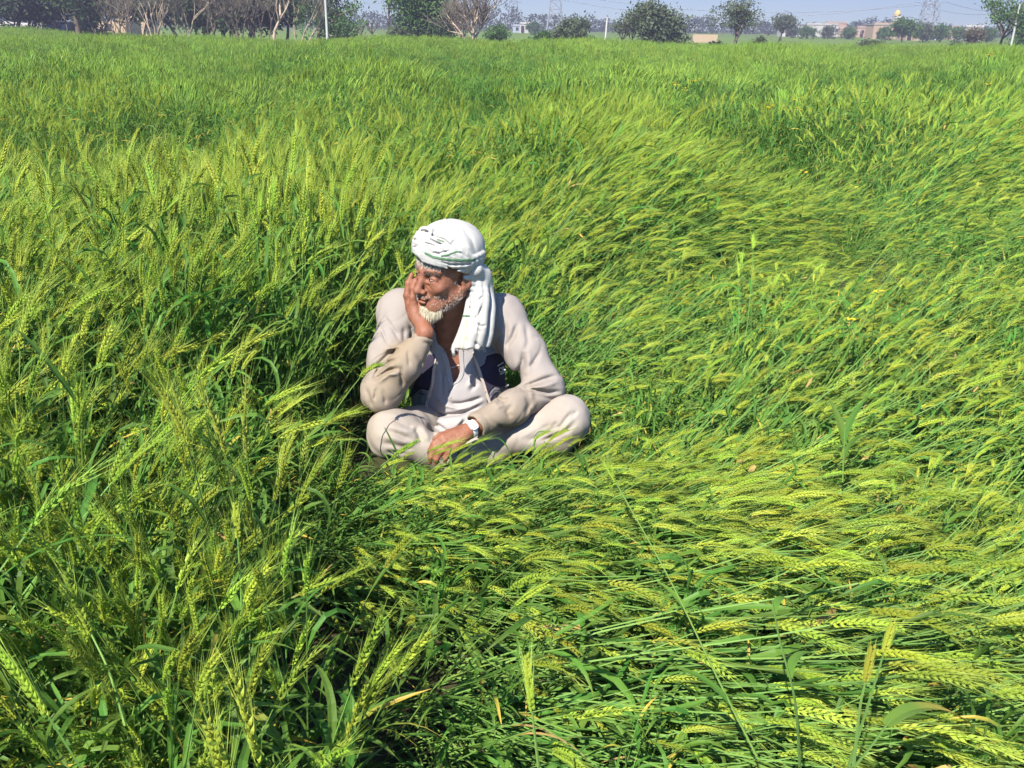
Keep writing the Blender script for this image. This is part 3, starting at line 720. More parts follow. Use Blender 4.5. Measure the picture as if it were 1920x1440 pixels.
def heading(x, y):
    h = np.interp(y, [0.8, 1.4, 2.2, 3.0, 4.5, 7, 12], [-32, -26, -13, 0, 10, 9, 8])
    return np.radians(h + 28 * wave(x, y, 7, 1.3 / (0.6 + 0.12 * y)) + 7 * wave(x, y, 8, 5.0 / (0.6 + 0.12 * y)))

def hits_man(x, y, lod, hd, size=1.0):
    L = 0.85 * size
    lean = np.radians(6 + 76 * lod)
    bad = np.zeros(len(x), bool)
    for s in np.linspace(0, 1.1, 12):
        rr = s * L * np.sin(lean)
        for dh in (-0.3, 0.0, 0.3):
            px, py = x + rr * np.cos(hd + dh), y + rr * np.sin(hd + dh)
            e = ((px - MAN_C[0]) / MAN_R[0]) ** 2 + ((py - MAN_C[1]) / MAN_R[1]) ** 2
            z = s * L * np.cos(lean)
            bad |= (e < 1.0) & (z < 0.95)
    return bad

def scatter(name, coll, x, y, idx, rot, scl, label):
    me = bpy.data.meshes.new(name)
    z = ground_z(y)
    me.vertices.add(len(x)); me.vertices.foreach_set('co', np.stack([x, y, z], 1).astype(np.float32).ravel())
    a = me.attributes.new('pick', 'INT', 'POINT'); a.data.foreach_set('value', idx.astype(np.int32))
    a = me.attributes.new('turn', 'FLOAT_VECTOR', 'POINT'); a.data.foreach_set('vector', rot.astype(np.float32).ravel())
    a = me.attributes.new('size', 'FLOAT', 'POINT'); a.data.foreach_set('value', scl.astype(np.float32))
    o = link(name, me)
    ng = bpy.data.node_groups.new(name, 'GeometryNodeTree')
    ng.interface.new_socket('Geometry', in_out='INPUT', socket_type='NodeSocketGeometry')
    ng.interface.new_socket('Geometry', in_out='OUTPUT', socket_type='NodeSocketGeometry')
    n, l = ng.nodes, ng.links
    gi, go = n.new('NodeGroupInput'), n.new('NodeGroupOutput')
    ci = n.new('GeometryNodeCollectionInfo'); ci.inputs['Collection'].default_value = coll
    ci.inputs['Separate Children'].default_value = True; ci.inputs['Reset Children'].default_value = True
    ip = n.new('GeometryNodeInstanceOnPoints'); ip.inputs['Pick Instance'].default_value = True
    def attr(nm, ty):
        q = n.new('GeometryNodeInputNamedAttribute'); q.data_type = ty; q.inputs['Name'].default_value = nm; return q.outputs['Attribute']
    l.new(gi.outputs[0], ip.inputs['Points']); l.new(ci.outputs[0], ip.inputs['Instance'])
    l.new(attr('pick', 'INT'), ip.inputs['Instance Index'])
    l.new(attr('turn', 'FLOAT_VECTOR'), ip.inputs['Rotation'])
    l.new(attr('size', 'FLOAT'), ip.inputs['Scale'])
    l.new(ip.outputs[0], go.inputs[0])
    md = o.modifiers.new('scatter', 'NODES'); md.node_group = ng
    return tag(o, label, 'wheat', kind='stuff')

# hollows: spots where the crop is short or pressed (pixel, distance, radius, depth)
HOLLOWS = [(pix(a, b, d), r, k) for a, b, d, r, k in ((245, 250, 7.6, 1.1, 0.55), (330, 285, 6.6, 0.7, 0.5), (1420, 215, 8.6, 1.0, 0.5), (1650, 350, 5.4, 0.75, 0.55), (935, 205, 9.5, 0.9, 0.35), (150, 150, 13, 1.6, 0.35), (620, 180, 10, 1.0, 0.3),
           (1190, 240, 8, 0.8, 0.32), (1850, 300, 6.0, 0.5, 0.35), (1560, 830, 2.5, 0.24, 0.5), (1780, 890, 2.25, 0.24, 0.5), (1180, 640, 3.4, 0.36, 0.45), (1240, 760, 2.85, 0.25, 0.4), (620, 700, 2.95, 0.25, 0.3), (430, 740, 2.6, 0.22, 0.3), (1320, 900, 2.2, 0.13, 0.3), (1020, 1110, 1.7, 0.14, 0.3), (1420, 1060, 1.75, 0.13, 0.3))]
hr_ = np.random.default_rng(64)
for q in range(46):
    hy = hr_.uniform(7, 34); HOLLOWS.append((np.array([hr_.uniform(-0.6, 0.6) * hy, hy, 0]), hr_.uniform(0.45, 1.1) * (0.5 + 0.06 * hy), hr_.uniform(0.2, 0.42)))
for q in range(26):
    hy = hr_.uniform(1.35, 6.5); HOLLOWS.append((np.array([hr_.uniform(-0.1, 0.62) * hy, hy, 0]), hr_.uniform(0.06, 0.11) * (1 + hy * 0.5), hr_.uniform(0.35, 0.55)))
def hollow(x, y):
    o = np.zeros(len(x))
    for p, r, k in HOLLOWS: o = np.maximum(o, k * np.exp(-(((x - p[0]) / r) ** 2 + ((y - p[1]) / (r * (0.8 + 0.26 * max(0.0, min(p[1], 9) - 3)))) ** 2)))
    return o
def leafiness(x, y):
    w = 0.5 + 0.5 * wave(x, y, 51, 2.4 / (0.7 + 0.09 * y))
    base = np.interp(y, [0.6, 1.5, 2.5, 5, 8, 20], [0.26, 0.20, 0.09, 0.13, 0.36, 0.34])
    return np.clip(base * (0.2 + 1.8 * w) + 1.1 * hollow(x, y) + 0.8 * np.exp(-((x + 0.15) / 0.3) ** 2 - ((y - 1.05) / 0.3) ** 2), 0, 0.9)

def place(x, y, nvar, tufts=True):
    lod, hd = lodging(x, y), heading(x, y)
    lean = 6 + 76 * lod + rng.normal(0, 1, len(x)) * np.interp(lod, [0, 0.5, 1], [7, 9, 5])
    li = np.abs(lean[:, None] - np.array(LEANS)[None]).argmin(1)
    tuft = (rng.random(len(x)) < leafiness(x, y) * np.interp(lod, [0.3, 0.6], [1.0, 0.35])) & tufts
    li = np.where(tuft, LEAFY, li)
    idx = li * nvar + rng.integers(0, nvar, len(x))
    spread = np.interp(lod, [0, 0.4, 1], [1.0, 0.5, 0.17])
    hd = hd + rng.normal(0, 1, len(x)) * spread
    rot = np.stack([rng.normal(0, 0.08, len(x)), rng.normal(0, 0.08, len(x)), hd], 1)
    scl = rng.uniform(0.85, 1.12, len(x)) * np.interp(lod, [0, 1], [1.0, 1.04]) * (1 + np.interp(y, [3, 8], [0.09, 0.15]) * wave(x, y, 21, 2.0 / (0.7 + 0.08 * y))) * (1 - hollow(x, y)) * (1 + 0.20 * sstep(0.5, 0.8, lod) * wave(x, y, 61, 4.2 / (0.8 + 0.06 * y)))
    scl = np.where(tuft, scl * np.interp(lod, [0.15, 0.5], [1.0, 0.52]) * np.interp(y, [1.0, 2.2], [0.8, 1.0]), scl)
    return lod, hd, idx, rot, scl
# ------------------------------------------------------------------ the field
def cand(y0, y1, dens, margin=0.7, k=0.66):
    """Random roots over the ground the camera sees (and a margin to each side)."""
    xm = k * y1 + margin
    n = int((y1 - y0) * 2 * xm * dens)
    x, y = rng.uniform(-xm, xm, n), rng.uniform(y0, y1, n)
    keep = np.abs(x) < k * y + margin
    return x[keep], y[keep]

def gap(x, y):          # thin places where the lower leaves and the soil show
    g = wave(x, y, 31, 3.1)
    return g

def in_person(x, y, grow=0.0):
    return ((x - MAN_C[0]) / (MAN_R[0] + grow)) ** 2 + ((y - MAN_C[1]) / (MAN_R[1] + grow)) ** 2 < 1

parts_x, parts_y = [], []
for y0, y1, dens in ((0.3, 0.62, 10), (0.62, 1.55, 84), (1.55, 4.2, 125), (4.2, 8.0, 72), (8.0, 15.0, 50)):
    x, y = cand(y0, y1, dens)
    if y0 < 0.6:
        keep = np.abs(x) > 0.42
        x, y = x[keep], y[keep]
    lz = lodging(x, y)
    if 0.6 < y0 < 4:
        kp = rng.random(len(x)) < np.interp(lz, [0.35, 0.7], [0.66, 1.0]); x, y = x[kp], y[kp]
    kp = rng.random(len(x)) > sstep(8.5, 15, y); x, y = x[kp], y[kp]
    keep = rng.random(len(x)) > 0.75 * sstep(0.55, 1.1, gap(x, y)) * (y < 4) * (y > 1.7)
    parts_x.append(x[keep]); parts_y.append(y[keep])
x, y = np.concatenate(parts_x), np.concatenate(parts_y)
lod, hd, idx, rot, scl = place(x, y, NEAR_VAR)
# what is seen of the man stays clear of the crop in front of him
CLEAR = [(835, 404), (880, 415), (910, 470), (932, 560), (985, 590), (1064, 735), (1090, 748), (1112, 790), (1098, 818), (960, 826), (890, 830), (826, 826), (790, 842), (745, 858), (702, 860),
         (690, 835), (703, 798), (676, 755), (676, 725), (698, 600), (740, 540), (768, 470)]
def covers_man(x, y, lod, hd, scl):
    lean = np.radians(6 + 76 * lod); bad = np.zeros(len(x), bool)
    poly = np.array(CLEAR); n = len(poly)
    for s in np.linspace(0.3, 1.3, 11):
        for dl in (-0.3, 0.0, 0.15):
            for dh in (-0.7, -0.35, 0.0, 0.35, 0.7):
                rr, zz = s * 0.80 * scl * np.sin(lean + dl), s * 0.80 * scl * np.cos(lean + dl)
                A, B_ = to_px(x + rr * np.cos(hd + dh), y + rr * np.sin(hd + dh), np.minimum(zz + 0.03, 0.95))
                ins = np.zeros(len(x), bool); j = n - 1
                for i in range(n):
                    xi, yi = poly[i]; xj, yj = poly[j]
                    ins ^= ((yi > B_) != (yj > B_)) & (A < (xj - xi) * (B_ - yi) / (yj - yi + 1e-12) + xi); j = i
                bad |= ins
        # and keeps the sun on him
        for yp in (2.82, 2.95, 3.1):
            tt = np.clip((yp - (y + s * 0.8 * scl * np.sin(lean) * np.sin(hd))) / -sun_dir.y, 0, None)
            sx = x + s * 0.8 * scl * np.sin(lean) * np.cos(hd) - sun_dir.x * tt
            sz = s * 0.8 * scl * np.cos(lean) - sun_dir.z * tt + 0.05
            bad |= (tt < 1.1) & (tt > 0) & (sx > -0.55) & (sx < 0.28) & (sz > 0.17)
    return bad & (y < np.where(x < -0.4, 3.2, 2.95))
near_ = y < 4.6
# the crop close round the man is pressed down, most of all on the side he faces
dm = np.sqrt(((x + 0.13) / 1.0) ** 2 + ((y - 2.62) / 0.85) ** 2)
press = near_ & (y < 2.95) & (dm < 0.78) & (idx // NEAR_VAR != LEAFY)
idx = np.where(press, 5 * NEAR_VAR + idx % NEAR_VAR, idx)
lod = np.where(press, np.maximum(lod, 0.93), lod)
rot[:, 2] = np.where(press, heading(x, y) + rng.normal(0, 0.3, len(x)), rot[:, 2])
kind_l = np.where(idx // NEAR_VAR == LEAFY, 0.15, lod)
def bad_for_man(m, sc):
    b = np.zeros(len(x), bool)
    b[m] = hits_man(x[m], y[m], kind_l[m], rot[m, 2], sc[m]) | in_person(x[m], y[m]) | covers_man(x[m], y[m], kind_l[m], rot[m, 2], sc[m])
    return b
bad = bad_for_man(near_, scl)
for k_ in (0.85, 0.7, 0.58, 0.48):
    low = bad & near_ & (dm < 1.1) & ~in_person(x, y, -0.08)
    s2 = np.where(low, scl * k_, scl)
    still = bad_for_man(low, s2)
    fixed = low & ~still
    scl = np.where(fixed, s2, scl); bad = bad & ~fixed
ok = ~bad
# crop right in front of the person has been pressed lower
front = np.exp(-((x + 0.15) / 0.55) ** 2 - ((y - 2.25) / 0.45) ** 2)

# crop pressed against the seated man, so that no bare soil rings him
NF = 420
a_ = np.where(rng.random(NF) < 0.8, rng.uniform(math.pi * 0.9, 1.95 * math.pi, NF), rng.uniform(0, 2 * math.pi, NF)); r_ = rng.uniform(0.80, 1.5, NF)
fx_, fy_ = MAN_C[0] + np.cos(a_) * r_ * 0.44, MAN_C[1] - 0.06 + np.sin(a_) * r_ * 0.42
fl = np.where(rng.random(NF) < 0.22, LEAFY, 5)
fi = fl * NEAR_VAR + rng.integers(0, NEAR_VAR, NF)
fs_ = np.where(fl == LEAFY, rng.uniform(0.30, 0.45, NF), rng.uniform(0.6, 0.9, NF))
fh = np.where(fy_ < 3.0, rng.normal(0.0, 0.3, NF), rng.normal(0.4, 0.4, NF))
fx_ = np.where((fl == 5) & (fy_ < 2.8), fx_ - 0.25 * fs_, fx_)
keep_ = ~((fl == 5) & in_person(fx_ + 0.3 * fs_, fy_, -0.02)) & ~covers_man(fx_, fy_, np.where(fl == LEAFY, 0.05, 1.0), fh, np.where(fl == LEAFY, fs_ * 0.75, fs_))
# a low bank of bent crop before the crossed legs
NB = 150
bx_, by_ = rng.uniform(-0.80, 0.42, NB), rng.uniform(2.22, 2.62, NB)
bs_ = rng.uniform(0.75, 1.0, NB); bh_ = rng.normal(-0.05, 0.22, NB)
def low_enough(sc):
    m = np.ones(NB, bool)
    for s in (0.5, 0.75, 1.0, 1.15):
        for dh in (-0.2, 0.0, 0.2):
            A, B_ = to_px(bx_ + s * 0.66 * sc * np.cos(bh_ + dh), by_ + s * 0.66 * sc * np.sin(bh_ + dh), 0.50 * sc * min(1, s + 0.2))
            line = np.interp(A, [600, 690, 745, 790, 830, 960, 1098, 1200], [860, 868, 866, 854, 842, 840, 829, 816])
            m &= B_ > line
    return m
good = np.zeros(NB, bool)
for k_ in (0.9, 0.75, 0.62, 0.5):
    g_ = low_enough(bs_ * k_) & ~good
    bs_ = np.where(g_, bs_ * k_, bs_); good |= g_
fx_, fy_, fs_, fh, keep_ = np.concatenate([fx_, bx_]), np.concatenate([fy_, by_]), np.concatenate([fs_, bs_]), np.concatenate([fh, bh_]), np.concatenate([keep_, good])
fi = np.concatenate([fi, 4 * NEAR_VAR + rng.integers(0, NEAR_VAR, NB)]); NF += NB
# and short leafy shoots between its stems
NS = 260
sx_, sy_ = rng.uniform(-0.85, 0.45, NS), rng.uniform(2.12, 2.66, NS)
ss_ = rng.uniform(0.22, 0.42, NS)
A, B_ = to_px(sx_, sy_, 0.62 * ss_)
sgood = (B_ > np.interp(A, [560, 690, 745, 790, 830, 960, 1098, 1200], [846, 866, 864, 852, 840, 838, 828, 816])) & ~in_person(sx_, sy_, -0.04)
fx_, fy_, fs_, fh, keep_ = np.concatenate([fx_, sx_]), np.concatenate([fy_, sy_]), np.concatenate([fs_, ss_]), np.concatenate([fh, rng.uniform(0, 6.28, NS)]), np.concatenate([keep_, sgood])
fi = np.concatenate([fi, LEAFY * NEAR_VAR + rng.integers(0, NEAR_VAR, NS)]); NF += NS
x, y, idx, scl, ok = np.concatenate([x, fx_]), np.concatenate([y, fy_]), np.concatenate([idx, fi]), np.concatenate([scl, fs_]), np.concatenate([ok, keep_])
rot = np.concatenate([rot, np.stack([np.zeros(NF), np.zeros(NF), fh], 1)])
scatter('wheat_crop', protos_near, x[ok], y[ok], idx[ok], rot[ok], scl[ok], 'dense green awned wheat, standing at left and flattened at right')

parts_x, parts_y = [], []
for y0, y1, dens in ((8.5, 15, 19), (15, 22, 17), (22, 40, 10), (40, 78, 5.0), (78, 124, 2.6)):
    x, y = cand(y0, y1, dens, 1.0)
    if y0 < 10:
        kp = rng.random(len(x)) < sstep(8.5, 15, y); x, y = x[kp], y[kp]
    if y0 > 70: x, y = x[x < -28], y[x < -28]
    parts_x.append(x); parts_y.append(y)
x, y = np.concatenate(parts_x), np.concatenate(parts_y)
far_edge = np.interp(x, [-75, -43, -34, -26, -20, 0, 60], [122, 112, 80, 74, 78, 78, 78]) + rng.normal(0, 1.2, len(x))
ok = y < far_edge
x, y = x[ok], y[ok]
lod, hd, idx, rot, scl = place(x, y, FAR_VAR)
scl = scl * np.interp(y, [13, 40, 78], [1.0, 1.05, 1.1])
scatter('wheat_field_beyond', protos_far, x, y, idx, rot, scl, 'light green standing wheat reaching back to the line of trees')

# ------------------------------------------------------------------ single stalks in the foreground
def variant(lean, r):
    st, e, lv = make_stalk(lean, 'near', r)
    return (st.mesh('stem', WHEAT_MATS), e.mesh('ear', WHEAT_MATS), [q.mesh('leaf', WHEAT_MATS) for q in lv])
vr = np.random.default_rng(5)
VARIANTS = {li: [variant(ln, vr) for _ in range(5)] for li, ln in enumerate(LEANS)}

def add_stalk(v, loc, turn, size, label, group):
    root = link('wheat_stalk', None, loc=loc)
    root.empty_display_size = 0.05
    root.rotation_euler = turn; root.scale = (size,) * 3
    tag(root, label, 'wheat stalk', group)
    link('stem', v[0], root)
    link('ear', v[1], root)
    for q in v[2]: link('leaf', q, root)
    return root

x, y = cand(0.66, 1.75, 1500, 0.0, 0.62)
lod, hd, idx, rot, scl = place(x, y, 5, False)
z = 0.72 * np.cos(np.radians(6 + 76 * lod))
ex, ey = x + 0.6 * np.sin(np.radians(6 + 76 * lod)) * np.cos(hd), y + 0.6 * np.sin(np.radians(6 + 76 * lod)) * np.sin(hd)
pxx, pyy = to_px(ex, ey, z)
vis = ~covers_man(x, y, lod, rot[:, 2], scl * 1.1) & (pxx > 0) & (pxx < W_PX) & (pyy > 650) & (pyy < H_PX) & ((ey > 0.75)) & ((x**2 + y**2) > 0.6) & (ex ** 2 + ey ** 2 + (1.5 - z) ** 2 > 1.15)
x, y, lod, idx, rot, scl = [q[vis] for q in (x, y, lod, idx, rot, scl)]
order = np.argsort(y)
pick = order[np.linspace(0, len(order) - 1, 262).astype(int)] if len(order) > 262 else order
SPOTS_UP = [(170, 'at the left edge'), (330, 'by the bowed brownish ear'), (480, 'by the dark stout ear'), (640, 'right of the dark stout ear'), (5000, 'on the right of the clump')]
SPOTS_FLAT = [(760, 'left of the thick ear'), (1050, 'by the thick ear'), (1330, 'left of the bare stalk'), (1560, 'by the dark narrow ear'), (1760, 'behind the arching yellow leaf'), (5000, 'in the right corner')]
for q in pick:
    up = lod[q] < 0.45
    lr = np.radians(6 + 76 * lod[q]); hq_ = rot[q, 2]
    ea, eb = to_px(x[q] + 0.7 * math.sin(lr) * math.cos(hq_), y[q] + 0.7 * math.sin(lr) * math.sin(hq_), 0.72 * math.cos(lr))
    spot = next(w for lim, w in (SPOTS_UP if up else SPOTS_FLAT) if ea < lim)
    row = 'upper' if eb < 1040 else 'middle' if eb < 1240 else 'lower'
    way = int(((hq_ + math.pi / 4) % (2 * math.pi)) // (math.pi / 2))
    turn_ = ('right', 'away', 'left', 'forwards')[way]
    size_ = 'tall' if scl[q] > 1.0 else 'short'
    label = ('%s %s upright wheat ear bending %s %s' % (row, size_, turn_, spot) if up else '%s %s flattened wheat ear combed %s %s' % (row, 'long' if scl[q] > 1.02 else 'short', turn_, spot))
    add_stalk(VARIANTS[idx[q] // 5][idx[q] % 5], (x[q], y[q], 0), rot[q], scl[q], label,
              'standing stalks of the near clump' if up else 'flattened stalks along the lower edge')

def spline(ctrl, n):
    c = np.asarray(ctrl, float)
    c = np.concatenate([[2 * c[0] - c[1]], c, [2 * c[-1] - c[-2]]])
    out = []
    for k in range(1, len(c) - 2):
        for t in np.linspace(0, 1, n, endpoint=False):
            p0, p1, p2, p3 = c[k - 1:k + 3]
            out.append(0.5 * (2 * p1 + (p2 - p0) * t + (2 * p0 - 5 * p1 + 4 * p2 - p3) * t * t + (3 * p1 - p0 - 3 * p2 + p3) * t ** 3))
    out.append(c[-2])
    return np.array(out)

def special_stalk(ctrl, label, ear_len=0.105, droop=0.2, leaves=(), awn=0.06, roll=0.6, ears=True, mats=(2, 3)):
    """A stalk that follows its own course (pixel x, pixel y, distance) up to the base of its ear."""
    pts = spline([pix(*c) for c in ctrl], 6)
    base = pts[0].copy()
    root = link('wheat_stalk', None, loc=base)
    tag(root, label, 'wheat stalk')
    r = np.random.default_rng(len(pts) + int(abs(ctrl[0][0])))
    st = MB(); tube(st, pts - base, np.linspace(0.0022, 0.0014, len(pts)), 4, 0); st.build('stem', WHEAT_MATS, root)
    if ears:
        e = MB(); ear(e, pts[-1] - base, pts[-1] - pts[-2], droop, ear_len, 22, roll, awn, r=r, mat_ear=mats[0], mat_awn=mats[1])
        e.build('ear', WHEAT_MATS, root)
    for (s, ang, ln, wd, dr, tw, m) in leaves:
        k = int(s * (len(pts) - 2)); d = pts[k + 1] - pts[k]
        lf = MB(); leaf(lf, pts[k] - base, d, np.array([math.cos(ang), math.sin(ang), 0.0]), ln, wd, dr, 12, tw, m)
        lf.build('leaf', WHEAT_MATS, root)
    return root

special_stalk([(560, 905, 2.42), (610, 800, 2.50), (650, 740, 2.56), (675, 708, 2.60)], 'wheat ear bending across the sleeve of the propped arm', 0.10, 0.9, awn=0.035, roll=1.2)
special_stalk([(600, 960, 2.30), (680, 900, 2.38), (735, 858, 2.44)], 'wheat ear resting against the folded trouser leg below the hand', 0.105, 0.25, awn=0.03, roll=1.4)
special_stalk([(1420, 1420, 1.15), (1345, 1270, 1.35), (1250, 1075, 1.65), (1155, 905, 1.98)], 'lone pale stalk slanting up to the left below the knee', 0.10, -0.05,
              leaves=((0.25, 2.6, 0.16, 0.013, 0.3, 0.3, 1), (0.62, 2.2, 0.10, 0.012, 0.1, 0.2, 1)), awn=0.04)
special_stalk([(1600, 1440, 1.02), (1640, 1390, 1.08), (1672, 1345, 1.13)], 'stalk with broad arching yellow tipped leaf at lower right', ears=False,
              leaves=((0.95, -0.15, 0.20, 0.030, 1.1, 0.5, 4),))
special_stalk([(1590, 1440, 1.05), (1625, 1330, 1.15), (1657, 1225, 1.24)], 'dark upright stalk with narrow ear sticking up above the flattened crop', 0.07, 0.1, awn=0.02)
special_stalk([(1600, 1440, 1.0), (1612, 1330, 1.1), (1622, 1280, 1.14)], 'short upright ear standing beside the dark narrow ear', 0.07, 0.05, awn=0.02)
special_stalk([(1500, 1440, 1.0), (1490, 1310, 1.18), (1462, 1200, 1.30), (1448, 1125, 1.38)], 'bare thin upright stalk with folded leaf at its top', ears=False,
              leaves=((0.98, 0.2, 0.09, 0.014, 1.6, 0.2, 1), (0.5, 0.1, 0.13, 0.016, 0.9, 0.4, 1)))
special_stalk([(235, 1360, 0.98), (205, 1260, 1.02), (172, 1190, 1.05)], 'bowed brownish wheat ear hanging to the left at the left edge', 0.10, -0.6, awn=0.05)
special_stalk([(455, 1200, 1.25), (452, 1110, 1.34), (446, 1010, 1.45)], 'dark stout upright ear in the standing clump, beside a long curved leaf', 0.085, -0.25,
              leaves=((0.2, 2.7, 0.22, 0.016, 0.9, 0.6, 4),), awn=0.05)
special_stalk([(1010, 1440, 0.98), (1003, 1380, 1.02), (998, 1335, 1.05)], 'single thick ear leaning left at the middle of the lower edge', 0.085, -0.3, awn=0.045)
special_stalk([(1580, 905, 2.35), (1582, 850, 2.42), (1585, 800, 2.48)], 'pair of broad upright leaves in the flattened wheat right of the man', ears=False,
              leaves=((0.8, 1.9, 0.17, 0.022, -0.8, 0.1, 1), (0.9, 0.6, 0.19, 0.022, -0.6, 0.3, 1), (0.5, -0.3, 0.2, 0.018, 0.9, 0.5, 1)))

# yellow flowers among the wheat
M_PETAL = mat('flower_yellow', (0.75, 0.52, 0.015), 0.5, 0.2, 0.2)
def flower_mesh():
    mb = MB()
    r = np.random.default_rng(3)
    for q in range(4):
        c = np.array([r.normal(0, 0.012), r.normal(0, 0.012), r.uniform(-0.012, 0.012)])
        for a in range(4):
            an = a * math.pi / 2 + r.uniform(0, 1)
            d, s = np.array([math.cos(an), math.sin(an), 0.35]), np.array([-math.sin(an), math.cos(an), 0])
            mb.add([c, c + d * 0.008 + s * 0.006, c + d * 0.014, c + d * 0.008 - s * 0.006], [[0, 1, 2, 3]], 0)
    return mb.mesh('blossom', M_PETAL)
def flower_stem_mesh():
    mb = MB()
    tube(mb, [(0.02, 0, -0.55), (0.01, 0.01, -0.3), (0, 0, 0)], 0.0022, 4)
    leaf(mb, np.array([0.015, 0.0, -0.35]), np.array([0, 0, 1.0]), np.array([0.8, 0.3, 0.2]), 0.07, 0.018, 0.4, 5, 0.2, 0)
    return mb.mesh('stem', M_LEAF)
fm, fs = flower_mesh(), flower_stem_mesh()
FLOWERS = [(1268, 158, 10.5), (1301, 150, 11.0), (1284, 168, 10.0), (1490, 186, 9.0), (1512, 322, 5.6), (1606, 350, 5.2), (1646, 545, 3.75),
           (1595, 597, 3.45), (1855, 102, 21.0), (1853, 156, 11.5), (1498, 205, 8.2), (1440, 200, 8.6), (440, 285, 7.0), (640, 262, 7.4)]
WHERE = ['in the far crop right of the turban', 'in the far crop beside the pale shrub line', 'lowest of three flowers above the turban to its right',
         'above the dark hollow in the crop', 'in the combed crop at right', 'in the combed crop below the dark hollow', 'in the flattened crop at far right of the shoulder',
         'in the flattened crop right of the sleeve', 'near the white pole at right', 'in the crop at the right edge', 'left of the dark hollow',
         'among upright wheat, alone', 'in the dark upright crop at left', 'in the upright crop above the turban, left']
for (fx, fy, fd), wh in zip(FLOWERS, WHERE):
    p = pix(fx, fy, fd)
    root = link('mustard_flower', None, loc=p)
    root.rotation_euler = (0, 0, fx); root.scale = (max(0.65, fd / 7),) * 3
    tag(root, 'small yellow flower ' + wh, 'flower', 'yellow flowers in the wheat')
    link('blossom', fm, root); link('stem', fs, root)
# ------------------------------------------------------------------ the seated man: implicit surfaces turned into meshes
def smin(a, b, k):
    h = np.maximum(k - np.abs(a - b), 0) / k
    return np.minimum(a, b) - h * h * k * 0.25
def smax(a, b, k): return -smin(-a, -b, k)

def axis(lo, hi, fine, step):
    """1-D grid: coarse 'step', finer inside the listed (lo, hi, step) intervals."""
    out, x = [lo], lo
    while x < hi:
        s = step
        for a, b, fs in fine:
            if a - 1e-9 <= x < b: s = min(s, fs)
        x += s; out.append(x)
    return np.array(out)

class Field:
    def __init__(self, xs, ys, zs):
        self.xs, self.ys, self.zs = xs, ys, zs
        self.d = np.full((len(xs), len(ys), len(zs)), 0.5, np.float32)
    def block(self, lo, hi):
        sl = []
        for ax, a, b in zip((self.xs, self.ys, self.zs), lo, hi):
            i0, i1 = np.searchsorted(ax, a), np.searchsorted(ax, b)
            sl.append(slice(max(i0 - 1, 0), min(i1 + 1, len(ax))))
        sl = tuple(sl)
        return sl, self.xs[sl[0]][:, None, None], self.ys[sl[1]][None, :, None], self.zs[sl[2]][None, None, :]
    def add(self, prim, k=0.02, pad=0.03):
        sl, X, Y, Z = self.block(prim.lo - pad - k, prim.hi + pad + k)
        self.d[sl] = smin(self.d[sl], prim(X, Y, Z), k)
    def cut(self, prim, k=0.005, pad=0.01):
        sl, X, Y, Z = self.block(prim.lo - pad - k, prim.hi + pad + k)
        self.d[sl] = smax(self.d[sl], -prim(X, Y, Z), k)
    def groove(self, pts, depth, width):
        """Presses a crease (or raises one, depth < 0) along a 3-D polyline, fading out at its ends."""
        pts = np.asarray(pts, float)
        lo, hi = pts.min(0) - 3 * width, pts.max(0) + 3 * width
        sl, X, Y, Z = self.block(lo, hi)
        dist, t = polydist(pts, X, Y, Z)
        fade = np.clip(np.minimum(t, 1 - t) * 5, 0.15, 1)
        self.d[sl] += depth * fade * np.exp(-(dist / width) ** 2)
    def fold_px(self, px_pts, depth, width, ymax, ymin=2.3):
        """Same, along a line traced in the picture, on whatever faces the viewer between the two distances. Width in metres."""
        pp = np.asarray(px_pts, float)
        P3 = np.array([pix(a, b, y) for a, b in pp for y in (ymin, ymax)])
        m = 3 * width
        sl, X, Y, Z = self.block(P3.min(0) - m, P3.max(0) + m)
        if min(self.d[sl].shape) == 0: return
        A, B = to_px(X, Y, Z)
        s = 1750.0 / (Y * 0.9336 + (1.5 - Z) * 0.358)
        dist, t = polydist2(pp, A, B)
        fade = np.clip(np.minimum(t, 1 - t) * 4, 0.1, 1)
        self.d[sl] += (1.25 * depth * fade * np.exp(-(dist / s / width) ** 2) * sstep(ymax + 0.02, ymax - 0.02, Y)).astype(np.float32)
    def all(self):
        return self.xs[:, None, None], self.ys[None, :, None], self.zs[None, None, :]
    def sample(self, p):
        p = np.asarray(p, float)
        idx, w = [], []
        for q, ax in enumerate((self.xs, self.ys, self.zs)):
            i = np.clip(np.searchsorted(ax, p[:, q]) - 1, 0, len(ax) - 2)
            idx.append(i); w.append(np.clip((p[:, q] - ax[i]) / (ax[i + 1] - ax[i]), 0, 1))
        o = 0
        for a in (0, 1):
            for b in (0, 1):
                for c in (0, 1):
                    o = o + self.d[idx[0] + a, idx[1] + b, idx[2] + c] * (w[0] if a else 1 - w[0]) * (w[1] if b else 1 - w[1]) * (w[2] if c else 1 - w[2])
        return o
    def grad(self, p, e=0.004):
        g = np.stack([self.sample(p + np.eye(3)[q] * e) - self.sample(p - np.eye(3)[q] * e) for q in range(3)], 1)
        return g / (np.linalg.norm(g, axis=1)[:, None] + 1e-9)

